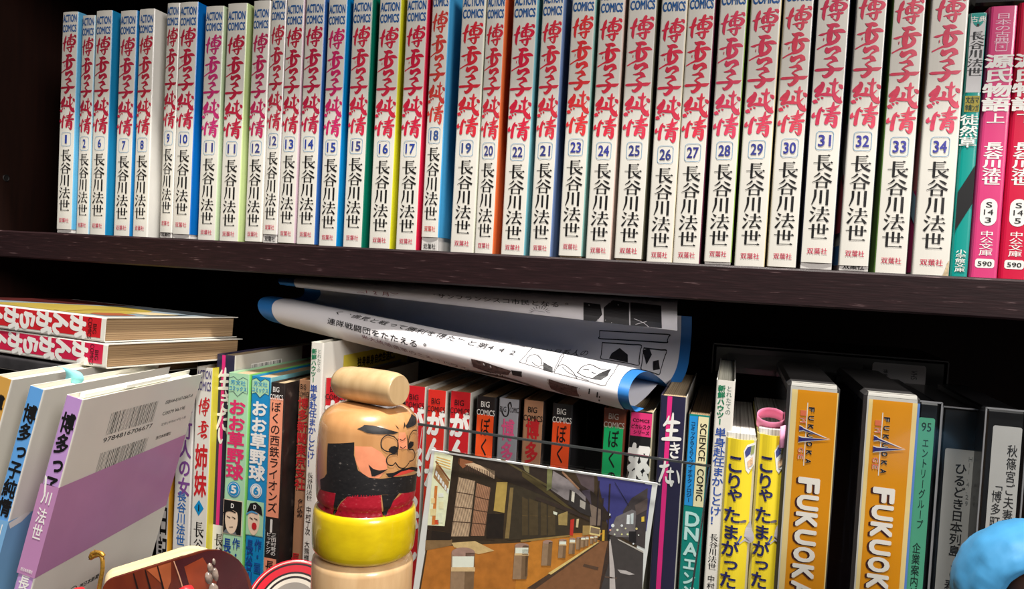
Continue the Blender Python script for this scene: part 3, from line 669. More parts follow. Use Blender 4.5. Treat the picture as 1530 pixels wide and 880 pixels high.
bk = Low(782.7, 813.5, 598.6, .003, .128, TAN, TAN, DARKC, PAGES_D); z = zf(bk, 798); t = bk.t; c = t/2
big_comics(bk, z(607), BLACK); vcol(bk.cov, bk.sp(2), '博多新聞東京支社', c, z(626), z(900), t*.66, RINK, .03)
bk.stand('comic_volume', 'tan comic with red lettering behind the clear stand', G_BIG)
panel_vol(825.7, 856.7, 603.5, .002, BLK, ORED, WINK, 'black spine with bright orange panel, standing alone right of the tan comic', 841, BLK)
bk = Low(864, 880, 600, .055, .128, BLK, BLK, BLK, PAGES_D); big_comics(bk, bk.h-.03, M((58, 54, 52), .6)); bk.stand('comic_volume', 'black comic pushed far back in the dark gap beside the green panel', G_BIG)
panel_vol(902.4, 935.9, 610.6, .002, BRN, M((20, 190, 110), .45), M((190, 178, 168), .5), 'brown spine with bright green panel under the curled print', 919, BRN)
bk = Low(941.7, 976.4, 615, .002, .128, BLK, SGREY, M((200, 190, 160), .5), PAGES); z = zf(bk, 958); t = bk.t; c = t/2; HP = M((226, 54, 120), .45)
bk.cov.quad(bk.sp(1), .0008, t-.0006, z(652), bk.h-.0008, HP); hrow(bk.cov, bk.sp(2), 'COMICS', c-t*.36, c+t*.36, z(631), z(626), BLACK, .015)
hrow(bk.cov, bk.sp(2), 'ピカレスク', c-t*.40, c+t*.40, z(641), z(634), BLACK, .02); hrow(bk.cov, bk.sp(2), 'シリーズ', c-t*.30, c+t*.38, z(649), z(643), BLACK, .02)
vcol(bk.cov, bk.sp(1), '怒', c, z(664), z(732), t*1.0, WINK, .05); vcol(bk.cov, bk.sp(1), '髪天', c, z(740), z(850), t*.95, WINK, .05)
bk.stand('comic_volume', 'black comic with a hot pink label at its top, left of the navy book', G_BIG)
# science comic
bk = Low(1029, 1061.8, 618, .004, .148, M((8, 132, 120), .4, .05, coat=.3), M((70, 60, 50), .5), M((60, 52, 46), .5), PAGES_D, ytr=621.8); z = zf(bk, 1042); t = bk.t; m = bk.cov
m.quad(bk.sp(1), .0008, t*.44, z(757), bk.h-.001, M((36, 144, 214), .45)); m.quad(bk.sp(1), t*.46, t-.001, z(757), bk.h-.001, CREAM); m.quad(bk.sp(2), t*.44, t*.46, z(757), bk.h-.001, BLACK)
vcol(m, bk.sp(2), 'コミックらくらくバイオテクノロジー', t*.24, z(630), z(752), t*.24, M((10, 40, 70), .5), .015); srow(m, bk.sp(2), 'SCIENCE', t*.56, t*.86, z(632), z(688), BLACK, .012); srow(m, bk.sp(2), 'COMIC', t*.56, t*.86, z(700), z(748), BLACK, .012)
GW = M((190, 226, 220), .5)
for i, (q, y0, y1) in enumerate((('D', 766, 788), ('N', 789, 809), ('A', 812, 832))): hrow(m, bk.sp(2), q, t*.14, t*.80, z(y1), z(y0), GW, .03)
vcol(m, bk.sp(2), 'エンジン', t*.47, z(834), z(920), t*.62, GW, .04)
bk.stand('tall_book', 'teal science comic spine with blue and cream top, between navy and white books')
# two yellow books
def yellow(xl, xr, yt, Y, label, refx):
    bk = Low(xl, xr, yt, Y, .128, YEL, M((220, 206, 120), .5), M((200, 190, 160), .5), PAGES_V, bulge=.0022, r=.003, page_drop=-.0035); z = zf(bk, refx); t = bk.t; m = bk.cov; NV = M((38, 40, 98), .5)
    ys = (675, 697, 717, 738, 764, 789, 812, 836, 856, 884)
    for ch, y0, y1 in (('こ', 678, 708), ('り', 707, 732), ('ゃ', 728, 752), ('た', 757, 783), ('ま', 784, 808), ('が', 808, 834), ('っ', 833, 856), ('た', 855, 882), ('！', 884, 905)):
        cell(m, bk.sp(2), ch, t*.36, z((y0+y1)/2), t*.60, z(y0)-z(y1), NV, .022, sub=.004)
    c = (.75, .845)
    for k, (col, pts) in enumerate(((WINK, [(.60, 672), (.70, 663), (.97, 658), (.97, 690), (.80, 706), (.70, 700)]), (M((60, 70, 130), .5), [(.64, 673), (.72, 666), (.84, 664), (.82, 676), (.68, 682)]), (M((160, 170, 110), .5), [(.84, 664), (.95, 662), (.94, 674), (.83, 678)]), (M((228, 190, 150), .5), [(.74, 688), (.90, 680), (.92, 690), (.78, 698)]))):
        v2, fc = split2([(t*a, z(y)) for a, y in pts], [tuple(range(len(pts)))], .002); m.add([bk.sp(2+k)(*p) for p in v2], fc, col)
    GR = M((190, 186, 190), .5)
    m.ribbon(bk.sp(2), [(t*.97, z(776), .0004), (t*.93, z(789), .004), (t*.95, z(802), .006), (t*.80, z(806), .0012), (t*.62, z(812), .0008)], GR); m.ribbon(bk.sp(3), [(t*.66, z(778), .0014), (t*.80, z(777), .0018)], M((110, 100, 110), .5)); m.ribbon(bk.sp(3), [(t*.60, z(810), .0006), (t*.70, z(800), .0012)], M((80, 100, 170), .5))
    return bk, bk.stand('yellow_book', label, 'yellow books with ragged pages')
yellow(1084.5, 1131, 656, .0, 'yellow book with navy lettering, right of the tall white book, no note in it', 1105)
Yb, yo = yellow(1132, 1176.5, 650, .002, 'yellow book with navy lettering and pink sticky notes at its top', 1150)
# pink notes stuck in the second yellow book
PNK = M((244, 142, 178), .6, .03); PNK2 = M((226, 60, 118), .6)
b = MB(); n = 28; zt = yo.location.z+Yb.h+.0035
g = lambda a, w_: (yo.location.x+Yb.t*.44+.0082*cos(a), .012+.0050*sin(a)-.0030*w_, zt+.0040+.0036*sin(a)+w_*.0036)
vs = [g(1.85*pi*k/n+.5, w_) for k in range(n+1) for w_ in (-1, 1)]
b.add(vs, [(2*k, 2*k+1, 2*k+3, 2*k+2) for k in range(n)], PNK, True)
o = b.build('sticky_note'); sm_ = o.modifiers.new('thick', 'SOLIDIFY'); sm_.thickness = .0002
recentre(o); tag(o, 'pink paper note curled into a loop on top of the right yellow book', 'sticky note')
b = MB(); x0 = yo.location.x+Yb.t*.74; n = 8
P = [(x0+.0075*k/n+.0006*sin(3*k/n), -.0015+.0015*sin(pi*k/n), zt+.003+.0012*sin(2.5*k/n)) for k in range(n+1)]
b.add([(x, y, z-.0135-.0012*k/n) for k, (x, y, z) in enumerate(P)]+P, [(k, k+1, n+2+k, n+1+k) for k in range(n)], M((240, 160, 196), .6, .14, 500), True)
o = b.build('sticky_note'); sm_ = o.modifiers.new('thick', 'SOLIDIFY'); sm_.thickness = .0002
recentre(o); tag(o, 'flat mottled pink note sticking out at the upper right of the yellow book', 'sticky note')
# two orange cassette cases in clear sleeves
def case(xl, xr, yt, ytr, Y, label, refx, blue, dy):
    A = at(xl, yt, Y); B = at(xr, ytr, Y); t = B.x-A.x; h = (A.z+B.z)/2-FLOOR-.0003; z0 = lambda y: at(refx, y, Y).z-FLOOR-.0003; z = lambda y: z0(y+dy)
    o = thing('cassette_case', label, 'case', Matrix.Translation((A.x, Y, FLOOR+.0003)), 'orange cassette cases')
    b = MB(); SH = M((200, 196, 188), .35, .04, coat=.3); DK = ramp_mat('dark_sleeve_reflections', .25, (1, 90, 30), 1.4, [(.4, (16, 16, 20)), (.6, (36, 40, 52)), (.75, (78, 86, 104))], coat=.6)  # pale blue-grey bands in the dark sleeve colour imitate striped reflections
    b.box(0, t, 0, .125, 0, h, M((64, 62, 62), .35, .1, coat=.3), .0022)
    b.build('case_shell', o)
    q = MB(); f = lambda k: (lambda x, zz: (x, -.0002-.0001*k-.00003*sin(x*90)*cos(zz*70), zz)); CR = M((232, 206, 140), .4); OR = M((222, 144, 10), .38, .04, coat=.5); CW = M((226, 222, 214), .5); NV = M((40, 34, 110), .5); RD = M((220, 110, 70), .5)
    zt = h-.0042
    q.quad(f(0), .0018, t-.0018, .0024, h-.0024, SH); q.add([(.0022, .0002, h-.0001), (t-.0022, .0002, h-.0001), (t-.002, -.0002, h-.0022), (.002, -.0002, h-.0022)], [(0, 1, 2, 3)], SH); q.add([(.0022, .0002, h+.0001), (t-.0022, .0002, h+.0001), (t-.0022, .004, h+.0001), (.0022, .004, h+.0001)], [(0, 1, 2, 3)], SH)
    q.quad(f(0.5), t*.09, t-.001, .002, zt, CR); e1 = t*.20 if not blue else t*.16; e2 = t*(.945 if not blue else .86)
    q.quad(f(1), e1, e2, .002, zt, OR)
    if blue: q.quad(f(1), t*.945, t-.0004, .002, zt, M((90, 130, 196), .4))
    cx = (e1+e2)/2; W = e2-e1
    # monogram: big A on its side with letters strung along a line
    ax = cx-W*.20
    q.ribbon(f(2), [(ax-.0006, z(603), .0005), (ax-.0006, z(698), .0005)], CW, tip=False)
    for i, ch in enumerate('FUKUOKA'): srow(q, f(3), ch, ax+.0002, ax+.0034, z(609+i*13), z(616+i*13), CW, .06); srow(q, f(4), ch, ax+.0002, ax+.0034, z(609+i*13), z(616+i*13), BLACK, .03)
    for i, (ch, y) in enumerate((('I', 615), ('M', 626), ('G', 671), ('E', 681))): srow(q, f(3), ch, ax-.0044, ax-.0010, z(y), z(y+8), CW, .05); srow(q, f(4), ch, ax-.0044, ax-.0010, z(y), z(y+8), RD, .01)
    tipx = cx+W*.33
    for k_, (mm, ww) in enumerate(((CW, .0011), (NV, 0))):
        q.poly(f(5+k_), [(ax-.0044-ww*.4, z(662)+ww), (ax-.0044-ww*.4, z(655)-ww*.2), (ax-.002, z(656.5)), (tipx+ww, z(655.3)), (ax-.002, z(661)), (ax-.0024, z(663))][::1] if 0 else
               [(ax-.0045, z(663)-ww*.5), (ax-.0045, z(655)+ww*.5), (ax-.0026, z(656)+ww*.5), (tipx+ww*1.5, z(654.5)), (ax-.0026, z(661.5)-ww*.5)], mm)
        q.poly(f(5+k_), [(ax-.0045, z(646)-ww*.5), (ax-.0045, z(639)+ww*.5), (ax-.0030, z(640)+ww*.5), (ax-.002, z(642)+ww*.5), (tipx+ww*1.5, z(654.2)), (ax-.002, z(644.5)-ww*.5)], mm)
    # long white lettering with a dark edge, letters lying on their side
    xl_, xr_ = cx-W*.34, cx+W*.22
    for i, ch in enumerate('FUKUOKA'):
        y0 = 715+i*26.2; y1 = y0+23
        srow(q, f(3), ch, xl_-.0011, xr_-.0011, z(y0+1.2), z(y1+1.2), M((60, 20, 20), .5), .05); srow(q, f(4), ch, xl_, xr_, z(y0), z(y1), M((236, 230, 220), .5), .05)
    q.build('printed_insert', o)
    s_ = MB(); s_.quad(lambda y, zz: (t+.0002, y, zz), .004, .12, .004, h-.006, DK); s_.quad(lambda y, zz: (-.0002, y, zz), .004, .12, .004, h-.006, DK); s_.build('side_sleeve', o)
    c_ = MB(); c_.quad(lambda x, zz: (x, -.0016, zz), .0006, t-.0006, .001, h-.0008, SLEEVE); c_.build('clear_sleeve', o)
    return o
case(1177.5, 1256.5, 570, 577, -.002, 'orange cassette case with white lettering, right beside the yellow books', 1222, False, 0)
case(1292, 1376.5, 582, 595, -.004, 'orange cassette case with a blue edge, next to the green-labelled tape', 1330, True, 14.5)
# video tapes
TAPE = M((20, 20, 22), .3, .15, coat=.4); CASE = M((34, 34, 36), .25, .1, coat=.6)
def tape(xl, xr, yt, Y, label, lab, lmat, paint, d=.11):
    A = at(xl, yt, Y); B = at(xr, yt+(xr-xl)*.1, Y); t = B.x-A.x; h = (A.z+B.z)/2-FLOOR-.0003
    o = thing('video_tape', label, 'video tape', Matrix.Translation((A.x, Y, FLOOR+.0003)), 'labelled video tapes')
    b = MB(); b.box(.001, t-.001, 0, d, .001, h-.001, TAPE, .001); cass = b.build('cassette', o)
    c = MB(); c.quad(lambda x, zz: (x, -.001, zz), 0, t, 0, h, SLEEVE); EG = M((120, 120, 122), .3)
    for x in (0, t): c.box(x-.0004, x+.0004, -.0014, -.0006, 0, h, EG)
    c.box(0, t, -.0014, -.0006, h-.0006, h+.0002, EG); c.build('clear_case', o)
    Pp = lambda x, y: (at(x, y, Y).x-A.x, at(x, y, Y).z-FLOOR-.0003)
    q = MB(); f = lambda k: (lambda x, z: (x, -.0002-.00008*k, z))
    p0 = Pp(lab[0], lab[2]); p1 = Pp(lab[1], lab[2]); z0 = .004; q.poly(f(0), rrect((p0[0]+p1[0])/2, (p0[1]+z0)/2, p1[0]-p0[0], p0[1]-z0, .0012), lmat)
    paint(q, f, Pp, (p0[0]+p1[0])/2, p1[0]-p0[0]); q.build('label_sticker', cass)
def pt1(q, f, Pp, c, w):
    z = lambda y: Pp(1380, y)[1]; D = M((16, 40, 34), .5)
    hrow(q, f(1), '95', c-w*.3, c+w*.3, z(644), z(631), D); vcol(q, f(1), 'エントリーグループ', c+w*.02, z(654), z(792), w*.42, D, .005); vcol(q, f(1), '企業案内ビデオ', c-w*.05, z(812), z(930), w*.52, D, .01)
tape(1372, 1407, 598, .004, 'video tape with a green label, right of the blue-edged orange case', (1373, 1397.5, 623), M((76, 156, 124), .5, .05), pt1)
def pt2(q, f, Pp, c, w):
    z = lambda y: Pp(1440, y)[1]; D = M((30, 30, 32), .5)
    vcol(q, f(1), 'ひるどき日本列島', c+w*.02, z(692), z(834), w*.40, D, .008); vcol(q, f(1), '～春', c-w*.04, z(846), z(890), w*.36, D); vcol(q, f(1), 'H11.4.29', c+w*.33, z(680), z(756), w*.2, M((120, 120, 118), .5))
tape(1408, 1468, 606, .02, 'video tape with a handwritten grey label, middle of the three upright tapes', (1412.5, 1461, 669), M((160, 158, 154), .5, .05), pt2)
def pt3(q, f, Pp, c, w):
    z = lambda y: Pp(1508, y)[1]; D = M((24, 24, 26), .5)
    vcol(q, f(1), '秋篠宮ご夫妻 御来訪', c+w*.22, z(664), z(858), w*.36, D, .008); vcol(q, f(1), '「博多町家」', c-w*.2, z(716), z(830), w*.36, D, .008)
tape(1473, 1536, 608, .002, 'video tape with printed white label, rightmost of the upright tapes', (1484, 1528, 635), M((176, 174, 170), .5, .05), pt3)
# tape lying across the tops at the back
A = at(1068, 519, .135); B = at(1415, 537, .135); Bz = at(1415, 592, .135)
T = Matrix.Translation((A.x, .135, (Bz.z+.002))) @ Matrix.Rotation(-.0, 4, 'Y')
o = thing('video_tape', 'video tape lying flat across the books at the back, white label at its end', 'video tape', T); L = B.x-A.x; hh = (A.z+B.z)/2-Bz.z-.002
b = MB(); b.box(0, L, 0, .1, 0, hh, TAPE, .0015); cass = b.build('cassette', o)
b = MB(); f = lambda k: (lambda x, z: (x, -.0003-.0001*k, z)); b.poly(f(0), rrect(L*.81, hh*.5, L*.22, hh*.66, .002), M((176, 172, 172), .5)); b.quad(f(0), L*.06, L*.66, hh*.25, hh*.75, M((62, 62, 62), .5))
srow(b, f(1), '博多', L*.745, L*.765, hh*.62, hh*.38, BLACK, .01); srow(b, f(1), 'VHS', L*.86, L*.885, hh*.66, hh*.36, M((70, 70, 74), .5), .01); b.build('label_sticker', cass)
b = MB(); EG = M((64, 64, 66), .3)
for (x0, x1, z0, z1) in ((L+.0006, L+.0016, 0, hh), (-.0016, -.0006, 0, hh), (-.001, L+.001, hh+.0002, hh+.0012)): b.box(x0, x1, -.001, .1, z0, z1, EG)
b.build('case_edge', o)

# ------------------------------------------------------------------ two red comics lying flat at the left
def rot3(a): return Euler(a, 'XYZ').to_matrix().to_4x4()
ST = Matrix.Translation((-.3972, -.0878, -.0724)) @ rot3((.0149, .0441, 1.5171))
def lying(off, t, h, d, spine, label, paint=None, cat='book', name='comic_volume', yaw=0, pages=PAGES_D, left=None, group='red comics lying flat'):
    bk = Book(t, d, h, spine, left or WHITE, WHITE, pages, bulge=.00004, page_drop=.0022)
    if paint: paint(bk)
    L = Matrix(((0, 1, 0, 0), (0, 0, -1, h), (-1, 0, 0, t), (0, 0, 0, 1)))
    return bk.place(name, label, cat, ST @ Matrix.Translation(off) @ Matrix.Rotation(yaw, 4, 'Z') @ L, group)
def p_red(topart):
    def pr(bk):
        t, h, m = bk.t, bk.h, bk.cov; c = t/2; f = bk.sp(1)
        m.quad(f, .0008, t-.0026, .001, h-.0035, RED if topart else M((206, 26, 70), .4, .06, coat=.3))
        hrow(m, bk.sp(2), 'BIG', c-t*.20, c+t*.20, h-.0105, h-.0072, M((60, 12, 16), .5), .008); hrow(m, bk.sp(2), 'COMICS', c-t*.42, c+t*.42, h-.0150, h-.0115, M((60, 12, 16), .5), .008)
        vcol(m, bk.sp(2), 'がんがらがん', c-.0003, h-.0165, h-.111, t*.92, WINK, .065, fill=1.0)
        vcol(m, bk.sp(2), '長谷川法世', c, h-.120, h-.165, t*.5, WINK, .02)
        if topart:
            l = bk.lf(1); l2 = bk.lf(2)     # colour picture on the front cover
            OC = M((196, 170, 76), .35, .12, 30, coat=.4); BR_ = M((178, 96, 62), .35, .1, coat=.4); DM = M((84, 30, 28), .35, .2, 60, coat=.4); BG = M((150, 164, 172), .35, .1, coat=.4)
            m.quad(l, .006, .124, .004, h-.006, BG)
            m.poly(l2, [(.006, h-.028), (.03, h-.024), (.06, h-.03), (.09, h-.052), (.10, h-.09), (.06, h-.12), (.02, h-.13), (.006, h-.12)], OC)
            m.poly(bk.lf(3), [(.010, h-.012), (.034, h-.010), (.040, h-.030), (.022, h-.036), (.012, h-.028)], BR_); m.poly(bk.lf(3), [(.05, h-.014), (.08, h-.012), (.075, h-.04), (.052, h-.036)], M((210, 190, 150), .35))
            m.poly(bk.lf(3), [(.03, h-.182), (.12, h-.182), (.12, h-.10), (.07, h-.12), (.04, h-.15)], DM)
            m.ribbon(bk.lf(4), [(.04, h-.008, .002), (.07, h-.010, .003), (.10, h-.02, .002)], BLACK); m.ribbon(bk.lf(4), [(.012, h-.05, .0012), (.04, h-.06, .0016), (.08, h-.058, .001)], M((120, 84, 40), .4))
            hrow(m, bk.lf(4), '1', .008, .0095, h-.058, h-.054, BLACK)
    return pr
lying((0, 0, 0), .0166, .182, .128, WHITE, 'red comic lying flat with its picture cover up, on top of another red comic', p_red(True))
lying((-.0008, -.0042, -.0170), .0164, .182, .128, WHITE, 'red comic lying flat, the lower one of the flat pair', p_red(False), yaw=-.02)
lying((-.002, .0235, -.0275), .0088, .17, .12, M((52, 50, 52), .4, .35, 60, coat=.3), 'dark grey mottled book lying flat beneath the red comics', None, name='thin_book', left=M((44, 42, 44), .5, .3, 60), group=None)

# ------------------------------------------------------------------ three leaning jacketed books
LA = (-.0269, .2289, .1865); LH = .183
def leaning(px, py, Y, paint, label, spine, t=.0104, da=(0, 0, 0), pages=PAGES_W):
    o = at(px, py, Y); bk = Book(t, .128, LH, spine, WHITE, WHITE, pages, bulge=.00004, page_drop=.0028)
    R = rot3((LA[0]+da[0], LA[1]+da[1], LA[2]+da[2]))
    Mx = Matrix.Translation(o) @ R @ Matrix.Translation((0, 0, -LH))
    paint(bk); bk.Mx = Mx
    e = bk.place('leaning_book', label, 'book', Mx, 'leaning books with paper bands')
    return bk, e
def band(bk, z0, z1, mat, name='paper_band', extra=None):
    b = MB(); t = bk.t; e = .00035
    b.add([(-e, .1, z0), (-e, -.0004, z0), (t+e, -.0004, z0), (t+e, .1275, z0+.004), (-e, .1, z1), (-e, -.0004, z1), (t+e, -.0004, z1+.001), (t+e, .1275, z1+.006)], [(0, 1, 5, 4), (1, 2, 6, 5), (2, 3, 7, 6)], mat)
    if extra: extra(b)
    return b.build(name, bk.o)
def barcode(m, f, x0, x1, z0, z1, seed):
    r = random.Random(seed); x = x0
    while x < x1:
        w_ = r.choice((.0002, .0003, .0004, .0007)); m.quad(f, x, min(x+w_, x1), z0, z1, BLACK); x += w_+r.choice((.0006, .0008, .0012))
LIL = M((188, 146, 204), .42, .04, coat=.2); LILB = M((186, 132, 176), .42, .04, coat=.2); SKY = M((96, 160, 222), .42, .04, coat=.2); SKYB = M((122, 172, 214), .42, .04, coat=.2); OCH = M((206, 156, 74), .42, .05, coat=.2)
def p_lil(bk):
    m, t, h = bk.cov, bk.t, bk.h
    vcol(m, bk.sp(1), '博多っ子純情', t*.52, h-.009, h-.082, .0082, BLACK, .035)
    vcol(m, bk.sp(1), '長谷川法世', t*.5, h-.103, h-.150, .0066, WINK, .02)
    r = bk.rt(1)
    barcode(m, r, .030, .078, h-.0265, h-.0125, 1); hrow(m, r, '9784816706677', .029, .079, h-.0310, h-.0280, BLACK, .006)
    barcode(m, r, .030, .078, h-.0505, h-.0375, 2); hrow(m, r, '1920079004194', .029, .079, h-.0552, h-.0522, BLACK, .006)
    hrow(m, r, 'ISBN4-8167-0667-4', .088, .122, h-.0165, h-.0140, BLACK, .004); hrow(m, r, 'C0079 ¥619E', .088, .116, h-.0245, h-.0220, BLACK, .004)
    hrow(m, r, '定価 [本体619円]＋税', .090, .121, h-.0325, h-.0302, M((110, 108, 108), .5)); hrow(m, r, '西日本新聞社', .088, .106, h-.0415, h-.0390, BLACK, .01)
    outline(m, r, ell(.040, h-.128, .0034, .0028, 16), .0005, BLACK); m.poly(r, ell(.040, h-.128, .001, .0009, 10), BLACK); hrow(m, r, '西日本新聞社', .046, .068, h-.1296, h-.1262, BLACK, .015)
def ex_lil(b):
    t = .0104; f = lambda x, z: (x, -.0006, z)
    cell(b, f, '川', t*.52, LH-.058, .006, .008, WINK, .02); vcol(b, f, '法世', t*.5, LH-.064, LH-.083, .0062, WINK, .01); hrow(b, f, '西日本新聞社', t*.15, t*.85, LH-.1015, LH-.0995, WINK, .01)
    b.poly(f, [(.001, LH-.046), (.0025, LH-.047), (.0045, LH-.0585), (.003, LH-.056)], WINK)
LB, lo = leaning(98.5, 589.6, -.1599, p_lil, 'lilac-spined leaning book with barcodes on its white back and a purple band', LIL)
band(LB, LH-.1035, LH-.0515, LILB, extra=ex_lil)
def p_sky(bk):
    m, t, h = bk.cov, bk.t, bk.h; vcol(m, bk.sp(1), '博多っ子純情', t*.52, h-.010, h-.077, .0080, BLACK, .035)
SB, so = leaning(43.7, 575.7, -.157, p_sky, 'sky blue leaning book between the lilac one and the ochre one', SKY, t=.0094)
def ex_sky(b):
    f = lambda x, z: (x, -.0006, z); vcol(b, f, '川法世', .0045, LH-.080, LH-.112, .0062, WINK, .01)
    b.poly(lambda y, z: (.0094+.0006, y, z), [(-.0004, LH-.079), (.002, LH-.083), (.010, LH-.0815), (.016, LH-.0775), (.012, LH-.0765)], WINK)
band(SB, LH-.15, LH-.079, SKYB, extra=ex_sky)
def p_och(bk):
    m, t, h = bk.cov, bk.t, bk.h; vcol(m, bk.sp(1), '博多っ子純情', t*.5, h-.010, h-.08, .0080, BLACK, .035)
OB, oo = leaning(-6, 560, -.158, p_och, 'ochre-spined leaning book at the left edge, beside the sky blue one', OCH)
band(OB, LH-.15, LH-.085, OCH)
# folded slip and note on the tops
b = MB(); PW = M((240, 240, 236), .6, .02)
b.box(.0012, .0042, .010, .058, LH-.0026, LH+.0004, PW, .0004); b.box(.0030, .0062, .045, .094, LH-.0010, LH+.0016, PW, .0004)
o = b.build('paper_slip'); o.data.transform(LB.Mx); recentre(o); tag(o, 'folded white paper slip lying on top of the lilac book', 'paper slip')
n = 16; CY = M((140, 216, 220), .6, .03)
b = MB(); c0 = at(110, 566, -.122); vs = []
for k in range(n+1):
    a = pi*(-.58+1.12*k/n); q = c0+Vector((.0068*cos(a), .001, .0046*sin(a)+.0006))
    vs += [q, q+Vector((-.0095, -.0040, .0016+.0006*sin(a)))]
b.add(vs, [(2*k, 2*k+2, 2*k+3, 2*k+1) for k in range(n)], CY, True)
o = b.build('sticky_note'); s_ = o.modifiers.new('thick', 'SOLIDIFY'); s_.thickness = .00015
recentre(o); tag(o, 'pale cyan note curling over the top of the sky blue book', 'sticky note')

# ------------------------------------------------------------------ curled print lying on the books
RS = [(988, 568, .050), (962, 596, .015), (938, 612, -.008), (928, 606, -.021), (923, 593, -.028), (924, 577, -.027), (931, 562, -.019), (943, 552, -.006), (957, 552, .008), (972, 562, .030), (988, 575, .055), (1000, 570, .075), (1012, 545, .095), (1017, 505, .105), (1018, 472, .103)]
LS = [(457, 480, .170), (446, 488, .150), (432, 488, .137), (418, 482, .128), (409, 472, .124), (406, 460, .125), (411, 450, .130), (424, 446, .140), (438, 447, .155), (451, 450, .170), (464, 450, .190), (473, 448, .205), (478, 442, .215), (479, 436, .220), (477, 430, .218)]
RS2 = [(1012, 494, .0235), (1012, 483, .0215), (1012, 470, .022), (1012, 457, .028), (1013, 449, .042), (1015, 448, .075)]
LS2 = [(442, 429, .134), (440, 425, .132), (439, 421, .134), (440, 417, .142), (446, 415, .160), (456, 417, .19)]
RP = [at(*p) for p in RS]; LP = [at(x, y, d-.095) for x, y, d in LS]
RP2 = [at(*p) for p in RS2]; LP2 = [at(x, y, d-.085) for x, y, d in LS2]
RPA, LPA, RPB, LPB = RP, LP, RP2, LP2
def spl(P, s):
    s = max(0, min(len(P)-1.0001, s)); i = int(s); t = s-i; p0, p1, p2, p3 = P[max(i-1, 0)], P[i], P[i+1], P[min(i+2, len(P)-1)]
    return .5*((2*p1)+(p2-p0)*t+(2*p0-5*p1+4*p2-p3)*t*t+(3*p1-p0-3*p2+p3)*t**3)
NS = 14
def sheet(u, s, off=0):
    p = spl(LP, s).lerp(spl(RP, s), u)
    if off:
        a = spl(LP, s-.05).lerp(spl(RP, s-.05), u); b = spl(LP, s+.05).lerp(spl(RP, s+.05), u)
        n = (b-a).cross(spl(RP, s)-spl(LP, s)).normalized(); p = p+n*off
    return p
def proj(p):
    v = p-CP; z = v.dot(_f); return 765+FL*v.dot(_r)/z, 440-FL*v.dot(_u)/z
cp_ = thing('curled_print', 'large curled print of comic pages with a blue back, lying on the books', 'print', sheet(.5, 2))
inv = Matrix.Translation(-sheet(.5, 2))
def grid(name, u0, u1, s0, s1, off, mat, nu=24, ns=110, mat2=None):
    b = MB(); vs = [inv @ sheet(u0+(u1-u0)*i/nu, s0+(s1-s0)*j/ns, off) for j in range(ns+1) for i in range(nu+1)]
    b.add(vs, [(j*(nu+1)+i, j*(nu+1)+i+1, (j+1)*(nu+1)+i+1, (j+1)*(nu+1)+i) for j in range(ns) for i in range(nu)], mat, True)
    return b
PAPER = M((228, 224, 226), .5, .02, 20); BLUEB = M((44, 116, 186), .45, .04)
pr = grid('printed_sheet', 0, 1, 0, NS, 0, PAPER)
sg = 1
_mid = (sheet(.5, 5.05)-sheet(.5, 4.95)).cross(spl(RP, 5)-spl(LP, 5))
if _mid.dot(CP-sheet(.5, 5)) < 0: sg = -1
bb = grid('backing_sheet', -.055, 1.024, 1.6, NS, -.0006*sg, BLUEB)
bb.build('backing_sheet', cp_)
def find(px, py, s0, s1):
    best = None
    for i in range(61):
        for j in range(41):
            u, s = i/60*1.04-.02, s0+(s1-s0)*j/40; q = proj(sheet(u, s)); d = (q[0]-px)**2+(q[1]-py)**2
            if best is None or d < best[0]: best = (d, u, s)
    _, u, s = best; st = .01; ss = (s1-s0)/60
    for it in range(14):
        for du, ds in ((st, 0), (-st, 0), (0, ss), (0, -ss)):
            q = proj(sheet(u+du, s+ds)); d = (q[0]-px)**2+(q[1]-py)**2
            if d < best[0]: best = (d, u+du, s+ds)
        if (best[1], best[2]) == (u, s): st /= 2; ss /= 2
        u, s = best[1], best[2]
    return u, s
LEN = (spl(RP, 5)-spl(LP, 5)).length
def sheet_text(t, p0, p1, hgt, s0, s1, mat, off=.008, n_em=None):
    """a run of characters between two picture-found points of the sheet, hgt in s units"""
    a = find(*p0, s0, s1); b = find(*p1, s0, s1); n = len(t)
    for i, ch in enumerate(t):
        if ch == ' ': continue
        f = lambda x, z: inv @ sheet(a[0]+(b[0]-a[0])*x, a[1]+(b[1]-a[1])*x+z, .00025*sg)
        cell(pr, f, ch, (i+.5)/n, 0, 1/n*.95, hgt, mat, off, sub=.2/n if n > 8 else .04)
def sheet_line(pts, w_, s0, s1, mat, fill=False, off=.00025):
    if not fill and len(pts) > 3 and pts[0] == pts[-1]: pts = [(a[0]+(b_[0]-a[0])*t/4, a[1]+(b_[1]-a[1])*t/4) for a, b_ in zip(pts, pts[1:]) for t in range(4)]+[pts[-1]]
    q = [find(x, y, s0, s1) for x, y in pts]
    f = lambda x, z: inv @ sheet(x/LEN, z*100, off*sg)
    if fill:
        v2, fc = split2([(u*LEN, s/100) for u, s in q], [tuple(range(len(q)))], .006); pr.add([f(*p) for p in v2], fc, mat)
    else: pr.ribbon(f, [(u*LEN, s/100, w_) for u, s in q], mat, 6)
DKI = M((34, 32, 34), .5)
LO = (3.2, 8.2); UP = (16.2, NS)
sheet_text('連隊戦闘団をたたえる。', (489, 479), (640, 519), .80, *LO, DKI, .01)
sheet_text('く、偏見と戦って勝利を得た」と第442', (500, 466), (779, 530), .72, *LO, DKI, .004)
sheet_text('トルーマン大統領が「敵だけでな', (600, 470), (788, 520), .52, *LO, DKI, 0)
sheet_text('米大統領選挙のころ、ハワイ', (540, 502), (700, 553), .55, *LO, M((120, 70, 80), .5), 0)
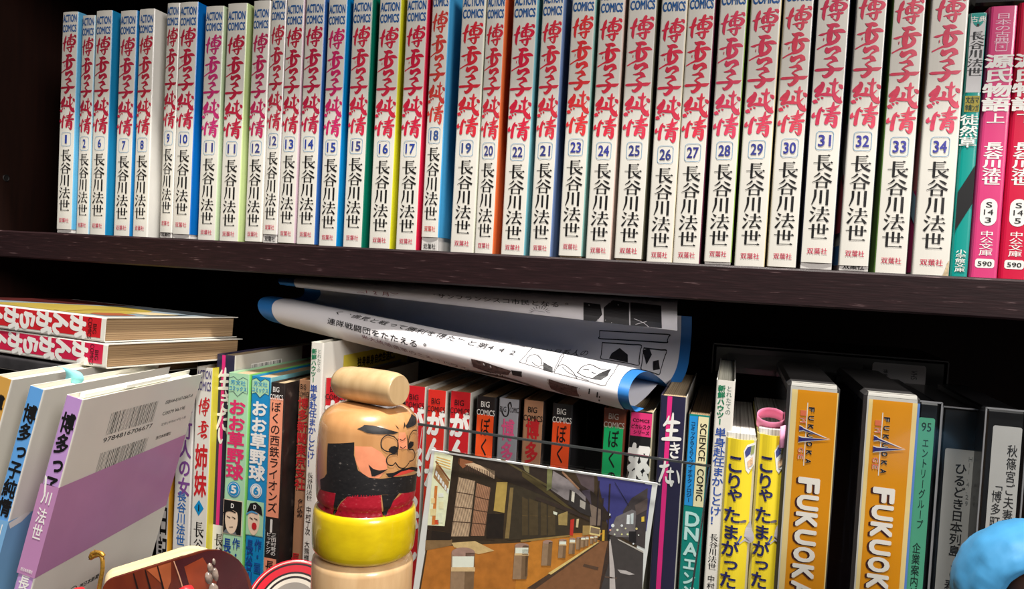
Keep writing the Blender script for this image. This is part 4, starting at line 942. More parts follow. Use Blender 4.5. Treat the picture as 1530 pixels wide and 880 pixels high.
# comic panels: frames, ink blots, loose figure strokes
for pl in ([(776, 541), (800, 515), (843, 524), (826, 556), (776, 541)], [(828, 557), (846, 525), (925, 545), (903, 576), (828, 557)]): sheet_line(pl, .0004, *LO, DKI)
sheet_line([(812, 541), (818, 545), (826, 549), (826, 556), (812, 553)], 0, *LO, DKI, True)
sheet_line([(786, 542), (790, 533), (800, 530), (808, 536), (810, 545)], .0005, *LO, DKI); sheet_line([(795, 541), (803, 547), (812, 546)], .0004, *LO, DKI)
sheet_line([(864, 556), (870, 548), (882, 545), (896, 551), (906, 552)], .0006, *LO, DKI); sheet_line([(884, 566), (896, 558), (914, 551), (908, 562), (898, 568)], 0, *LO, DKI, True); sheet_line([(862, 556), (872, 562), (886, 566)], .0006, *LO, DKI)
sheet_line([(832, 549), (842, 545), (856, 556), (862, 565)], .0005, *LO, DKI); sheet_line([(840, 548), (852, 558), (880, 569)], .0004, *LO, DKI); sheet_line([(872, 552), (880, 553)], .0008, *LO, DKI); sheet_line([(884, 556), (890, 559)], .0006, *LO, DKI)
PH = M((92, 70, 66), .5, .5, 400)
for pl in ([(704, 536), (722, 540), (742, 547), (764, 554), (760, 560), (730, 556), (708, 548)], [(764, 553), (780, 555), (780, 563), (766, 560)], [(820, 566), (842, 573), (862, 578), (866, 592), (846, 590), (824, 580)]): sheet_line(pl, 0, 2.2, 6.5, DKI if pl[0][0] == 764 else PH, True)
rr = random.Random(3)
for i in range(14):
    x = 706+i*3.6; sheet_line([(x, 538+i*1.0), (x+2, 548+i*1.1)], rr.choice((.0004, .0009)), 2.2, 6.5, DKI)
for i in range(16):
    x = 818+i*3.2; sheet_line([(x, 566+i*.9), (x+1.5, 574+i*1.1)], rr.choice((.0003, .0007)), 2.2, 6.5, DKI)
sheet_line([(700, 553), (760, 566), (830, 585), (880, 600)], .0030, 2.2, 5.5, PH)
for x, y in ((893, 586), (896, 592), (881, 581)): sheet_line([(x, y), (x-1, y+7)], .0009, 2.6, 6, DKI)
# pages deep inside the curl
BK_ = (9.5, 14)
sheet_text('ルーズベルト大統領は日系人の', (700, 506), (880, 528), .45, 8.6, 12, DKI, .006)
for pl in ([(896, 494), (1000, 500), (996, 512), (896, 506)], [(900, 512), (958, 516), (954, 546), (898, 536)], [(962, 520), (996, 524), (985, 560), (958, 552)]): sheet_line(pl+pl[:1], .0005, *BK_, DKI)
for pl in ([(914, 528), (926, 520), (938, 530), (938, 542), (910, 536)], [(960, 524), (970, 520), (974, 530), (966, 545)], [(976, 540), (984, 538), (986, 552), (976, 554)]): sheet_line(pl, 0, *BK_, DKI, True)
pr.build('printed_sheet', cp_)
# the second print, tucked under the shelf
RP, LP, NS = RP2, LP2, 5; UP = (0, 5)
cq_ = thing('curled_print', 'second curled print tucked right under the shelf, blue at its left end', 'print', sheet(.5, 2))
inv = Matrix.Translation(-sheet(.5, 2))
pr = grid('printed_sheet', 0, 1, 0, NS, 0, PAPER, ns=30)
sg = 1
if (sheet(.5, 2.05)-sheet(.5, 1.95)).cross(spl(RP, 2)-spl(LP, 2)).dot(CP-sheet(.5, 2)) < 0: sg = -1
grid('backing_sheet', -.052, .99, .1, NS, -.0005*sg, BLUEB, ns=30).build('backing_sheet', cq_)
sheet_text('（12月）', (532, 434), (596, 441), 1.0, *UP, M((130, 50, 60), .5), .006)
sheet_text('、サンフランシスコ市民となる。', (640, 441), (852, 457), .85, *UP, DKI, .004)
# dark panels on the hanging flap
for pl in ([(872, 452), (897, 455), (900, 470), (890, 482), (872, 478)], [(902, 460), (916, 449), (940, 453), (940, 488), (902, 483)], [(942, 452), (988, 457), (989, 490), (942, 488)]): sheet_line(pl, 0, *UP, DKI, True)
for pl in ([(880, 456), (894, 478)], [(912, 452), (905, 478)], [(924, 456), (914, 482)], [(948, 476), (962, 482), (970, 488)], [(950, 484), (966, 480)]): sheet_line(pl, .0005, *UP, PAPER, off=.0005)
for a in range(11):
    t_ = pi*a/10; sheet_line([(806+11*cos(t_), 467-6*sin(t_)), (806+16*cos(t_), 467-10*sin(t_))], .0004, *UP, DKI)
sheet_line([(793, 466), (800, 464), (806, 465), (814, 466)], .0003, *UP, DKI)
pr.build('printed_sheet', cq_)

# ------------------------------------------------------------------ stacked wooden toy
AX = at(549, 690, -.110); ax_x, ax_y = AX.x, AX.y
def zq(py, r=.027): return at(548, py, ax_y-r*.92).z
z_wood = zq(853); z_yel = zq(772); z_top = at(548, 603, ax_y).z
TW = lambda z: Vector((ax_x, ax_y, z))
def barrel(r, h, e0, e1, m=4, bulge=.0):
    P = [(r-e0, 0)]+[(r-e0+e0*sin(pi/2*k/m), e0-e0*cos(pi/2*k/m)) for k in range(1, m+1)]
    P += [(r+bulge*sin(pi*(k/5)), e0+(h-e0-e1)*k/5) for k in range(1, 5)]
    P += [(r-e1+e1*cos(pi/2*k/m), h-e1+e1*sin(pi/2*k/m)) for k in range(m+1)]
    return P
G_TOY = None
h0 = z_wood-FLOOR
t1 = thing('toy_block', 'plain wooden block at the foot of the stacked toy, under the yellow ring', 'toy block', TW(FLOOR+.0002)); b = MB(); b.lathe(barrel(.0278, h0-.0006, .004, .005), MAPLE, 64); b.build('block_body', t1)
t2 = thing('toy_block', 'bright yellow wooden ring in the stacked toy', 'toy block', TW(z_wood)); YW = ramp_mat('yellow_lacquer', .32, (30, 30, 60), 4, [(.2, (206, 176, 4)), (.8, (226, 198, 10))], coat=.7)
b = MB(); b.lathe(barrel(.0280, z_yel-z_wood-.0004, .005, .005, bulge=.0004), YW, 64); b.build('block_body', t2)
HH = z_top-z_yel
t3 = thing('toy_block', 'wooden toy head with a painted scowling bearded face, above the yellow ring', 'toy block', TW(z_yel))
hp_ = barrel(.0270, HH, .004, .012, 6, .0008); b = MB(); b.lathe(hp_, MAPLE_F, 72); b.build('head_block', t3)
def hr(z):
    for (r0, a), (r1, c) in zip(hp_, hp_[1:]):
        if a <= z <= c and c > a: return r0+(r1-r0)*(z-a)/(c-a)
    return .026
def head_hit(px, py):
    d = ray(px, py); r = .0272; best = None
    for it in range(5):
        ox, oy = CP.x-ax_x, CP.y-ax_y; A_ = d.x**2+d.y**2; B_ = 2*(ox*d.x+oy*d.y); C_ = ox*ox+oy*oy-r*r; D_ = B_*B_-4*A_*C_
        s = (-B_-sqrt(max(0, D_)))/(2*A_); p = CP+d*s; r = hr(max(0, min(HH, p.z-z_yel)))
    a = math.atan2(p.y-ax_y, p.x-ax_x); return a, p.z-z_yel
def head_map(k): return lambda a, z: ((hr(z/10*1.0) if 0 else hr(z)+.00008+.00007*k)*cos(a), (hr(z)+.00008+.00007*k)*sin(a), z)
fc_ = MB()
def hpaint(pts, mat, k=1, sub=.0022):
    q = [head_hit(*p) for p in pts]; R = .027
    v2, fcs = split2([(a*R, z) for a, z in q], [tuple(range(len(q)))], sub); f = head_map(k); fc_.add([f(x/R, z) for x, z in v2], fcs, mat, True)
def hline(pts, w_, mat, k=3):
    q = [(*head_hit(x, y), (w_ if not isinstance(w_, (list, tuple)) else w_[i])) for i, (x, y) in enumerate(pts)]; R = .027; f = head_map(k)
    fc_.ribbon(lambda x, z: f(x/R, z), [(a*R, z, ww) for a, z, ww in q], mat, 6)
BP = ramp_mat('worn_black_paint', .5, (1, 1, 2), 420, [(.3, (24, 22, 24)), (.66, (34, 32, 33)), (.78, (120, 112, 106))]); RP_ = ramp_mat('worn_red_paint', .5, (1, 1, 2), 420, [(.3, (176, 14, 38)), (.62, (190, 24, 48)), (.76, (206, 104, 104))])
BL = M((20, 18, 20), .5); SKN = M((240, 150, 110), .4, .08, 200, coat=.5)
G = lambda l: [(460+x/4.4, 580+y/4.4) for x, y in l]
hpaint(G([(308, 380), (420, 385), (480, 420), (520, 470), (520, 530), (470, 590), (390, 590), (340, 540), (312, 470)]), SKN, 0)
hpaint(G([(600, 290), (640, 290), (650, 340), (655, 400), (600, 400), (592, 340)]), SKN, 0)
hpaint(G([(132, 362), (306, 355), (304, 440), (330, 540), (400, 586), (470, 596), (560, 584), (640, 576), (717, 556), (714, 680), (600, 690), (490, 700), (260, 712), (185, 690), (86, 664), (82, 600), (110, 586), (126, 560)]), BP, 1)
hpaint(G([(80, 664), (185, 690), (172, 760), (190, 824), (140, 808), (80, 770)]), RP_, 1); hpaint(G([(200, 826), (215, 760), (260, 712), (330, 700), (480, 702), (484, 780), (480, 838), (340, 844)]), RP_, 1); hpaint(G([(488, 838), (560, 740), (620, 690), (712, 664), (712, 770), (690, 800), (600, 826)]), RP_, 1)
hpaint(G([(185, 688), (262, 710), (220, 745), (196, 826), (172, 770)]), BP, 2); hpaint(G([(486, 702), (600, 688), (560, 740), (500, 820), (484, 824)]), BP, 2)
hpaint(G([(325, 268), (356, 252), (372, 240), (430, 244), (500, 262), (560, 280), (598, 290), (560, 302), (470, 302), (390, 294), (358, 278)]), BP, 2)
hpaint(G([(640, 248), (664, 205), (690, 168), (710, 190), (712, 230), (690, 250), (650, 262)]), BP, 2)
for pl in ([(572, 236), (600, 268), (586, 260)], [(632, 220), (640, 244), (626, 266)]): hpaint(G(pl), BL, 3)
W_ = .00055
hline(G([(568, 320), (520, 308), (484, 340), (486, 390), (520, 415), (548, 412)]), W_, BL); hline(G([(568, 320), (590, 350), (592, 400)]), W_*.8, BL)
hline(G([(712, 278), (690, 278), (668, 310), (660, 350), (668, 380)]), W_, BL)
hpaint(G([(530, 402), (545, 384), (570, 378), (590, 390), (588, 422), (560, 430), (536, 420)]), BL, 3); hpaint(G([(656, 370), (672, 348), (692, 352), (692, 374), (676, 394), (658, 400)]), BL, 3)
hline(G([(604, 335), (622, 342), (640, 326)]), W_*.8, BL); hline(G([(606, 385), (624, 394), (642, 380)]), W_*.8, BL); hline(G([(592, 330), (588, 390), (588, 440)]), W_*.6, BL); hline(G([(650, 310), (656, 380), (656, 410)]), W_*.6, BL)
hline(G([(584, 430), (540, 436), (516, 466), (526, 500), (556, 506), (574, 488)]), W_, BL); hline(G([(574, 488), (600, 520), (634, 522), (664, 488)]), W_, BL); hline(G([(664, 402), (690, 404), (702, 440), (690, 470), (666, 480)]), W_, BL)
hpaint(G([(398, 500), (430, 530), (470, 540), (524, 532), (490, 556), (440, 578), (420, 578), (412, 540)]), BL, 2)
hpaint(G([(510, 560), (560, 555), (620, 528), (680, 516), (718, 522), (716, 548), (670, 540), (610, 556), (560, 584), (530, 584)]), BL, 3); hpaint(G([(556, 580), (610, 548), (660, 534), (700, 540), (660, 556), (600, 572)]), M((214, 70, 56), .5), 4)
fc_.build('painted_face', t3)
# the mallet head lying on top
ML = .047; mr = .0098; mc = Vector((ax_x, ax_y, z_top+mr*.97))
Rm = Matrix.Translation(at(550, 573, ax_y)) @ Matrix.Rotation(-.30, 4, 'Z') @ Matrix.Rotation(-.03, 4, 'Y') @ Matrix.Rotation(pi/2, 4, 'Y')
Rm.translation.z = z_top+mr+.0002
prof = [(mr*.50, -ML/2), (mr*.74, -ML/2+.0016), (mr*.90, -ML/2+.0045), (mr*.97, -ML/2+.010), (mr, 0), (mr*.985, ML/2-.010), (mr*.94, ML/2-.004), (mr*.86, ML/2-.0012), (mr*.80, ML/2)]
t4 = thing('wooden_mallet', 'small unpainted wooden mallet head lying on the toy head', 'mallet', Rm); b = MB(); b.lathe(prof, MAPLE_H, 48, Matrix.Rotation(0, 4, 'Z')); b.build('barrel', t4)
b = MB(); b.lathe([(.0024, -.0002), (.0024, mr*.6)], M((120, 90, 60), .6), 16, Matrix.Translation((0, mr*.42, 0)) @ Matrix.Rotation(-pi/2, 4, 'X')); b.build('handle_hole', t4)

# ------------------------------------------------------------------ clear stand and night-street postcard
SC = .93
def nearer(v): return CP+(Vector(v)-CP)*SC
CM = Matrix.Translation(nearer((-.1827, -.0332, -.13))) @ rot3((-.0069, .0831, .2477))
CW_, CHh = .148*SC, .1
n3 = (CM.to_3x3() @ Vector((0, 1, 0))).normalized(); o3 = CM.translation
CI = CM.inverted()
def cuv(px, py): q = CI @ on_plane(px, py, o3, n3); return q.x, q.z
# the card reaches down to the counter
zc = []
lowz = max(.05, min((CM @ Vector((x, 0, -hh_))).z for x in (0, CW_) for hh_ in (0,)))
CHh = min((o3.z-FLOOR), ((CM @ Vector((CW_, 0, 0))).z-FLOOR))*.98
card = thing('postcard', 'night street postcard with wide white margins, propped in the clear stand', 'postcard', CM)
b = MB(); b.box(0, CW_, 0, .0014, -CHh, 0, M((232, 230, 226), .5, .02), .0002); card_part = b.build('card', card)
pc = MB(); LY = [0]
def cm(k): return lambda x, y: (x, -.00006-.00004*k, y)
_col = {}
def pic(pts, rgb, k, var=.12, sc=300, rough=.35):
    rgb = tuple(min(250, int(c*1.16+6)) for c in rgb)
    pc.poly(cm(k), [cuv(*p) for p in pts], M(rgb, rough, var, sc))
def prect(x0, y0, x1, y1, rgb, k, **kw): pic([(x0, y0), (x1, y0), (x1, y1), (x0, y1)], rgb, k, **kw)
A_ = lambda l: [(600+x/3.825, 650+y/3.825) for x, y in l]     # left half detail frame
B_ = lambda l: [(780+x/4.632, 690+y/4.632) for x, y in l]     # right half detail frame
TLp, TRp = (660, 676), (964, 722); BRp, BLp = (940, 905), (622, 905)
pic([TLp, TRp, BRp, BLp], (58, 44, 30), 0)
pic(B_([(520, 100), (900, 160), (860, 480), (600, 480)]), (56, 54, 108), 1, .06)                  # dusk sky
pic(B_([(360, 60), (500, 90), (500, 200), (470, 300), (440, 220)]), (78, 64, 66), 1)
pic(A_([(110, 880), (150, 640), (760, 610), (900, 560), (1150, 560), (700, 1010), (90, 1010)]), (164, 100, 38), 1, .16, 160)   # lamp-lit paving
pic(B_([(-20, 600), (80, 540), (360, 500), (540, 545), (60, 860), (-60, 1000)]), (178, 112, 40), 2, .16, 160)
pic(B_([(60, 880), (540, 548), (600, 548), (600, 700), (520, 960), (20, 960)]), (120, 80, 52), 2, .1)                 # pavement
pic(B_([(30, 876), (520, 556), (535, 562), (90, 880)]), (70, 52, 40), 3); pic(B_([(180, 770), (520, 552), (530, 556), (200, 780)]), (206, 176, 110), 4)
pic(B_([(600, 520), (640, 510), (840, 630), (830, 960), (520, 960), (575, 640)]), (62, 56, 54), 2, .08)               # road
pic(B_([(602, 535), (612, 535), (640, 740), (650, 960), (606, 960), (606, 740)]), (176, 164, 160), 4, .05); pic(B_([(660, 530), (840, 618), (838, 630), (665, 540)]), (170, 160, 150), 4); pic(B_([(660, 744), (720, 752), (780, 778), (740, 782), (680, 768)]), (170, 160, 156), 4)
pic(B_([(430, 705), (530, 728), (524, 750), (420, 722)]), (80, 58, 44), 4); pic(B_([(570, 790), (660, 800), (650, 812), (575, 800)]), (90, 70, 60), 4)
# left building: lit shop, lattice doors, wall lantern board
pic(A_([(190, 90), (296, 120), (246, 520), (148, 515)]), (236, 214, 176), 2, .08); pic(A_([(200, 160), (272, 270), (262, 330), (182, 240)]), (150, 110, 70), 3)
for i in range(6): x = 196+i*13; pic(A_([(x, 200+i*20), (x+10, 212+i*20), (x+6, 238+i*20), (x-4, 226+i*20)]), (236, 226, 206), 4)
pic(A_([(192, 150), (200, 146), (278, 256), (272, 264)]), (120, 70, 40), 4); pic(A_([(190, 290), (206, 290), (192, 512), (172, 512)]), (190, 110, 50), 3)
for (x, y, w_, h_, c) in ((210, 330, 30, 24, (246, 232, 200)), (170, 360, 20, 30, (220, 180, 130)), (214, 380, 26, 40, (230, 200, 160)), (165, 420, 30, 40, (226, 190, 140)), (206, 440, 30, 60, (240, 220, 180)), (190, 484, 22, 26, (190, 70, 40))): pic(A_([(x, y), (x+w_, y), (x+w_, y+h_), (x, y+h_)]), c, 5)
for i in range(4): pic(A_([(200, 122+i*14), (280, 144+i*16), (280, 150+i*16), (200, 127+i*14)]), (206, 160, 90), 4)
pic(A_([(296, 110), (336, 120), (290, 600), (246, 560), (250, 520)]), (44, 32, 24), 3); pic(A_([(148, 515), (250, 522), (246, 545), (146, 540)]), (40, 28, 22), 4); pic(A_([(146, 540), (280, 560), (282, 600), (140, 600)]), (34, 26, 22), 4); pic(A_([(138, 600), (290, 596), (286, 630), (134, 660)]), (120, 92, 60), 3)
pic(A_([(316, 120), (420, 150), (540, 210), (530, 600), (282, 600), (330, 240)]), (50, 38, 28), 2); pic(A_([(326, 130), (410, 152), (350, 190), (322, 160)]), (130, 78, 50), 3)
pic(A_([(360, 165), (410, 158), (534, 205), (530, 250), (440, 205)]), (190, 160, 130), 4)
for i in range(17): x = 366+i*9.6; y = 166+i*2.9; pic(A_([(x, y), (x+4, y+1), (x+4, y+40), (x, y+34)]), (70, 50, 40), 5)
for (P4, c0) in (([(326, 240), (420, 262), (384, 578), (284, 578)], (206, 172, 140)), ([(430, 274), (508, 300), (472, 576), (396, 576)], (196, 140, 106))):
    pic(A_(P4), c0, 4, .14, 250)
    for i in range(15):
        t_ = (i+.5)/15; x0 = P4[0][0]+(P4[1][0]-P4[0][0])*t_; y0 = P4[0][1]+(P4[1][1]-P4[0][1])*t_; x1 = P4[3][0]+(P4[2][0]-P4[3][0])*t_
        pic(A_([(x0-1.4, y0), (x0+1.4, y0), (x1+1.4, 577), (x1-1.4, 577)]), (66, 44, 34), 5)
    for q in (.25, .5, .75):
        yl = P4[0][1]+(578-P4[0][1])*q; xl = P4[0][0]+(P4[3][0]-P4[0][0])*q; xr = P4[1][0]+(P4[2][0]-P4[1][0])*q; yr = P4[1][1]+(578-P4[1][1])*q; pic(A_([(xl, yl-2), (xr, yr-2), (xr, yr+2), (xl, yl+2)]), (60, 40, 30), 6)
pic(A_([(544, 268), (606, 268), (588, 444), (526, 432)]), (168, 138, 72), 4, .08); pic(A_([(490, 450), (586, 450), (580, 590), (484, 590)]), (34, 26, 22), 3)
pic(A_([(620, 300), (640, 300), (614, 590), (590, 590)]), (120, 98, 60), 4)
pic(A_([(286, 615), (420, 605), (530, 660), (440, 680), (300, 640)]), (190, 160, 110), 4)
# eaves and shop fronts receding down the street
pic(A_([(240, 82), (500, 130), (900, 205), (1100, 330), (1200, 470), (1160, 490), (700, 300), (560, 250), (420, 150), (300, 112)]), (46, 36, 30), 4)
pic(A_([(560, 136), (580, 136), (900, 320), (890, 330)]), (84, 72, 44), 5); pic(B_([(0, 60), (120, 140), (350, 330), (345, 345), (0, 100)]), (74, 62, 36), 5)
pic(B_([(-100, 150), (60, 180), (330, 330), (330, 520), (-100, 540)]), (56, 46, 34), 3); 
for (x0, x1) in ((0, 40), (50, 110), (130, 170), (180, 230)): pic(B_([(x0, 240+x0*.25), (x1, 250+x1*.25), (x1, 505), (x0, 510)]), (72, 58, 38), 4); pic(B_([(x0, 370+x0*.05), (x1, 372), (x1, 376), (x0, 374)]), (96, 76, 46), 5)
pic(B_([(-10, 540), (330, 505), (330, 515), (-10, 556)]), (140, 110, 60), 5)
pic(B_([(215, 60), (330, 130), (440, 240), (440, 300), (300, 260), (200, 190)]), (126, 116, 116), 5); pic(B_([(175, 30), (210, 50), (205, 180), (170, 200)]), (110, 108, 70), 6); pic(B_([(0, 10), (50, 20), (50, 80), (20, 60)]), (120, 110, 80), 6)
pic(B_([(330, 190), (380, 220), (470, 300), (480, 380), (400, 350), (320, 290)]), (48, 42, 40), 6); pic(B_([(345, 200), (365, 210), (360, 280), (340, 270)]), (200, 190, 176), 7); pic(B_([(402, 260), (440, 280), (436, 330), (400, 310)]), (160, 150, 140), 7)
pic(B_([(410, 200), (470, 190), (480, 300), (440, 240)]), (70, 60, 70), 6); pic(B_([(280, 60), (400, 185), (392, 195), (275, 75)]), (140, 104, 80), 7); pic(B_([(100, 240), (350, 330), (470, 400), (470, 410), (330, 350), (90, 260)]), (52, 40, 34), 6)
pic(B_([(250, 365), (316, 340), (312, 440), (252, 436)]), (150, 126, 76), 6); pic(B_([(335, 400), (362, 392), (352, 510), (330, 506)]), (176, 44, 34), 6); pic(B_([(378, 395), (394, 392), (388, 454), (372, 452)]), (190, 170, 130), 6)
pic(B_([(470, 290), (545, 330), (545, 440), (470, 440)]), (116, 98, 86), 5); pic(B_([(420, 440), (470, 440), (468, 500), (418, 510)]), (150, 120, 70), 6); pic(B_([(470, 440), (545, 458), (540, 515), (466, 500)]), (206, 180, 120), 7); pic(B_([(476, 450), (538, 464), (534, 500), (472, 488)]), (120, 100, 80), 8)
for (x0, x1, y0, y1) in ((500, 540, 130, 440), (590, 602, 150, 520), (545, 552, 250, 470)): pic(B_([((x0+x1)/2+8, y0), ((x0+x1)/2+18, y0), ((x0+x1)/2, y1), ((x0+x1)/2-9, y1)]), (44, 34, 36), 8)
pic(B_([(640, 140), (644, 140), (740, 300), (736, 302)]), (36, 34, 50), 8)
pic(B_([(215, 340), (245, 350), (240, 368), (218, 360)]), (250, 236, 190), 8)
# far right side of the street
pic(B_([(760, 250), (870, 180), (850, 600), (760, 560), (690, 520), (700, 340)]), (60, 52, 52), 3); pic(B_([(650, 380), (760, 330), (790, 340), (780, 520), (660, 520), (600, 500)]), (104, 96, 96), 4); pic(B_([(726, 365), (746, 365), (744, 430), (722, 430)]), (220, 220, 216), 6); pic(B_([(750, 360), (772, 352), (770, 430), (750, 430)]), (180, 184, 184), 6)
pic(B_([(826, 380), (846, 376), (846, 412), (826, 414)]), (230, 170, 60), 6); pic(B_([(780, 300), (870, 250), (866, 330), (790, 370)]), (84, 70, 66), 5); pic(B_([(740, 480), (790, 480), (790, 560), (740, 550)]), (30, 26, 28), 6)
for (x, y, r_, c) in ((605, 364, 8, (252, 240, 200)), (628, 440, 12, (240, 236, 226)), (660, 470, 8, (250, 230, 180)), (690, 440, 9, (220, 220, 210)), (610, 470, 7, (240, 150, 130)), (730, 500, 7, (250, 210, 150)), (770, 565, 6, (250, 236, 220)), (792, 462, 8, (240, 190, 120)), (690, 500, 6, (236, 200, 130)), (640, 500, 6, (240, 220, 180)), (806, 506, 5, (240, 220, 200)), (716, 460, 6, (230, 200, 160))):
    pic(B_(ell(x, y, r_, r_, 10)), c, 7)
pic(B_([(594, 500), (608, 500), (606, 545), (596, 545)]), (26, 24, 26), 8); pic(B_([(556, 470), (572, 470), (570, 545), (552, 545)]), (196, 150, 50), 8)
# glowing bollards
def bollard(P, lit=True, fr=(A_, )):
    F = fr[0]; x0, x1, yt, yb, lean_ = P; w_ = x1-x0; h_ = (yb-yt)
    pic(F([(x0, yt+h_*.1), (x1, yt+h_*.1), (x1-lean_, yb), (x0-lean_, yb)]+[]), (140, 112, 86), 9, .1); pic(F([(x0+w_*.6, yt+h_*.1), (x1, yt+h_*.1), (x1-lean_, yb), (x0-lean_+w_*.6, yb)]), (112, 86, 62), 10, .1)
    pic(F(ell((x0+x1)/2, yt+h_*.1, w_/2, h_*.075)), (150, 118, 104), 10)
    if lit: pic(F([(x0+w_*.04, yt+h_*.15), (x1-w_*.04, yt+h_*.15), (x1-w_*.06, yt+h_*.30), (x0+w_*.03, yt+h_*.30)]), (248, 232, 196), 11, .03); pic(F([(x0-w_*.02, yt+h_*.30), (x1+w_*.0, yt+h_*.30), (x1, yt+h_*.36), (x0-w_*.02, yt+h_*.36)]), (196, 164, 120), 11)
bollard((286, 420, 630, 1040, 14)); bollard((648, 728, 610, 822, 14))
for P in ((0, 44, 570, 790, 6), (144, 212, 535, 716, 12), (256, 308, 528, 664, 8), (328, 370, 520, 636, 6), (376, 408, 515, 605, 4), (408, 438, 512, 590, 3), (438, 462, 511, 582, 2), (470, 496, 508, 566, 2), (500, 522, 508, 552, 1)): bollard(P, P[0] != 144 and P[0] != 376, (B_,))
pic([(622, 895), (942, 895), (930, 1010), (602, 1010)], (150, 92, 36), 2, .16, 160)
pc.build('street_photograph', card_part)
# clear acrylic holder: front and back sheets joined by a bent foot
st = thing('acrylic_stand', 'clear acrylic leaflet stand holding the night street postcard', 'stand', CM)
def hold(px, py, y): q = CI @ on_plane(px, py, o3+n3*y, n3); return q.x, q.z
xl, zl = hold(624, 632, .004); xr, zr = hold(1062, 695, .004)
zb_ = -CHh-.001
b = MB(); y0, y1 = .0030, .0052
b.add([(xl, y0, zb_), (xr, y0, zb_), (xr, y0, zr), (xl, y0, zl)], [(0, 1, 2, 3)], ACRYL); b.build('back_sheet', st)
ED = M((62, 64, 64), .2, .1, coat=.6); ED2 = M((170, 172, 170), .2, .1, coat=.6)
b = MB(); b.add([(xl, y0, zl), (xr, y0, zr), (xr, y1, zr), (xl, y1, zl), (xl, y0, zl-.0012), (xr, y0, zr-.0012), (xr, y1, zr-.0012), (xl, y1, zl-.0012)], [(0, 1, 2, 3), (0, 1, 5, 4), (3, 2, 6, 7)], ED)
for x_, zt_ in ((xl, zl), (xr-.0006, zr)): b.box(x_, x_+.0006, y0, y1, zb_, zt_, ED)
b.box(xl+.0032, xl+.0036, y0-.0002, y0, zb_, zl-.002, ED2)
b.build('sheet_edge', st)
b = MB(); b.add([(-.001, -.0030, zb_), (CW_+.001, -.0030, zb_), (CW_+.001, -.0030, .0006), (-.001, -.0030, .0006)], [(0, 1, 2, 3)], ACRYL); b.box(-.001, CW_+.001, -.0033, -.0027, -.0002, .0006, ED2)  # pale strip along the pocket top stands in for glare on its edge
b.build('front_pocket', st)
b = MB(); b.box(min(xl, -.001), max(xr, CW_+.001), -.0034, .0054, zb_-.0014, zb_, ED2, .0003); b.build('foot_bend', st)

# ------------------------------------------------------------------ lacquered plaque with gold cord
PY = -.165
p0 = at(150, 868, PY); p1 = at(350, 806, PY+.045); xd = (p1-p0).normalized(); PWd = (p1-p0).length+.004
yd = Vector((-.5, 1, .10)); yd = (yd-xd*yd.dot(xd)).normalized(); zd = xd.cross(yd).normalized()
PMx = Matrix.Identity(4)
for i in range(3): PMx[i][0], PMx[i][1], PMx[i][2], PMx[i][3] = xd[i], yd[i], zd[i], p0[i]
PH_ = (p0.z-FLOOR)/max(.3, zd.z)*.90
while min((PMx @ Vector((x, y, -PH_))).z for x in (0, PWd-.03) for y in (0, .012)) < FLOOR+.0005: PH_ -= .0004
def pl_out(r, x0=0, x1=PWd, z0=None, z1=0):
    z0 = -PH_ if z0 is None else z0; P = []
    for cx_, cz_, a0, rr_ in ((x1-r, z1-r*1.25, 0, r), (x0+.006, z1-.006, pi/2, .006), (x0+.006, z0+.006, pi, .006), (x1-r, z0+r, 1.5*pi, r)):
        for k in range(9):
            a = a0+pi/2*k/8; P.append((cx_+rr_*cos(a), cz_+rr_*(1.25 if a0 == 0 else 1)*sin(a)))
    return P
plq = thing('lacquer_plaque', 'thick reddish brown lacquered plaque with a cream edge, in front of the slim books', 'plaque', PMx)
LAC = ramp_mat('red_brown_lacquer', .18, (30, 30, 8), 2, [(.2, (66, 20, 14)), (.5, (104, 38, 18)), (.8, (126, 54, 24))], coat=1); CRM = ramp_mat('cream_wood_edge', .5, (12, 120, 60), 2, [(.2, (206, 184, 132)), (.8, (236, 220, 178))]); DRL = M((70, 20, 24), .2, .2, 60, coat=1)
O = pl_out(.022, .0004, PWd-.010); n = len(O); b = MB(); vs = [(x, 0, z) for x, z in O]+[(x, .012, z) for x, z in O]
b.add(vs, [(i, (i+1) % n, n+(i+1) % n, n+i) for i in range(n)]+[tuple(range(n, 2*n))], CRM); b.build('cream_core', plq)
b = MB(); O2 = pl_out(.023, .0, PWd, -PH_, -.0002); n = len(O2); b.add([(x, -.0012, z) for x, z in O2]+[(x, 0, z) for x, z in O2], [tuple(range(n))]+[(i, (i+1) % n, n+(i+1) % n, n+i) for i in range(n)], LAC)
f = lambda k: (lambda x, z: (x, -.0012-.0002*k, z)); LNK = M((30, 14, 12), .3)
b.poly(f(1), [(PWd*.50, -.0012), (PWd*.74, -.0012), (PWd-.012, -.003), (PWd-.004, -.012), (PWd-.002, -.022), (PWd-.0008, -.05), (PWd*.62, -.06), (PWd*.54, -.03)], DRL)
b.poly(f(2), [(PWd*.56, -.006), (PWd*.70, -.004), (PWd*.76, -.02), (PWd*.70, -.04), (PWd*.58, -.04)], M((150, 60, 28), .18, .3, 50, coat=1))
for x_ in (.22, .30, .385): b.ribbon(f(2), [(PWd*x_, -.001, .0006), (PWd*(x_+.005), -.02, .0009), (PWd*(x_-.005), -.05, .0006)], LNK)
b.poly(f(1), [(PWd*.31, -.0012), (PWd*.48, -.0012), (PWd*.45, -.012), (PWd*.40, -.018), (PWd*.39, -.012)], M((164, 84, 46), .2, .2, 60, coat=1)); b.ribbon(f(3), [(PWd*.50, -.001, .0005), (PWd*.52, -.02, .0006), (PWd*.51, -.06, .0005)], M((200, 150, 120), .3))
lf_part = b.build('lacquer_face', plq)
b = MB(); SIL = M((150, 132, 120), .18, .35, 300, coat=1, bump=.4); rr = random.Random(5)
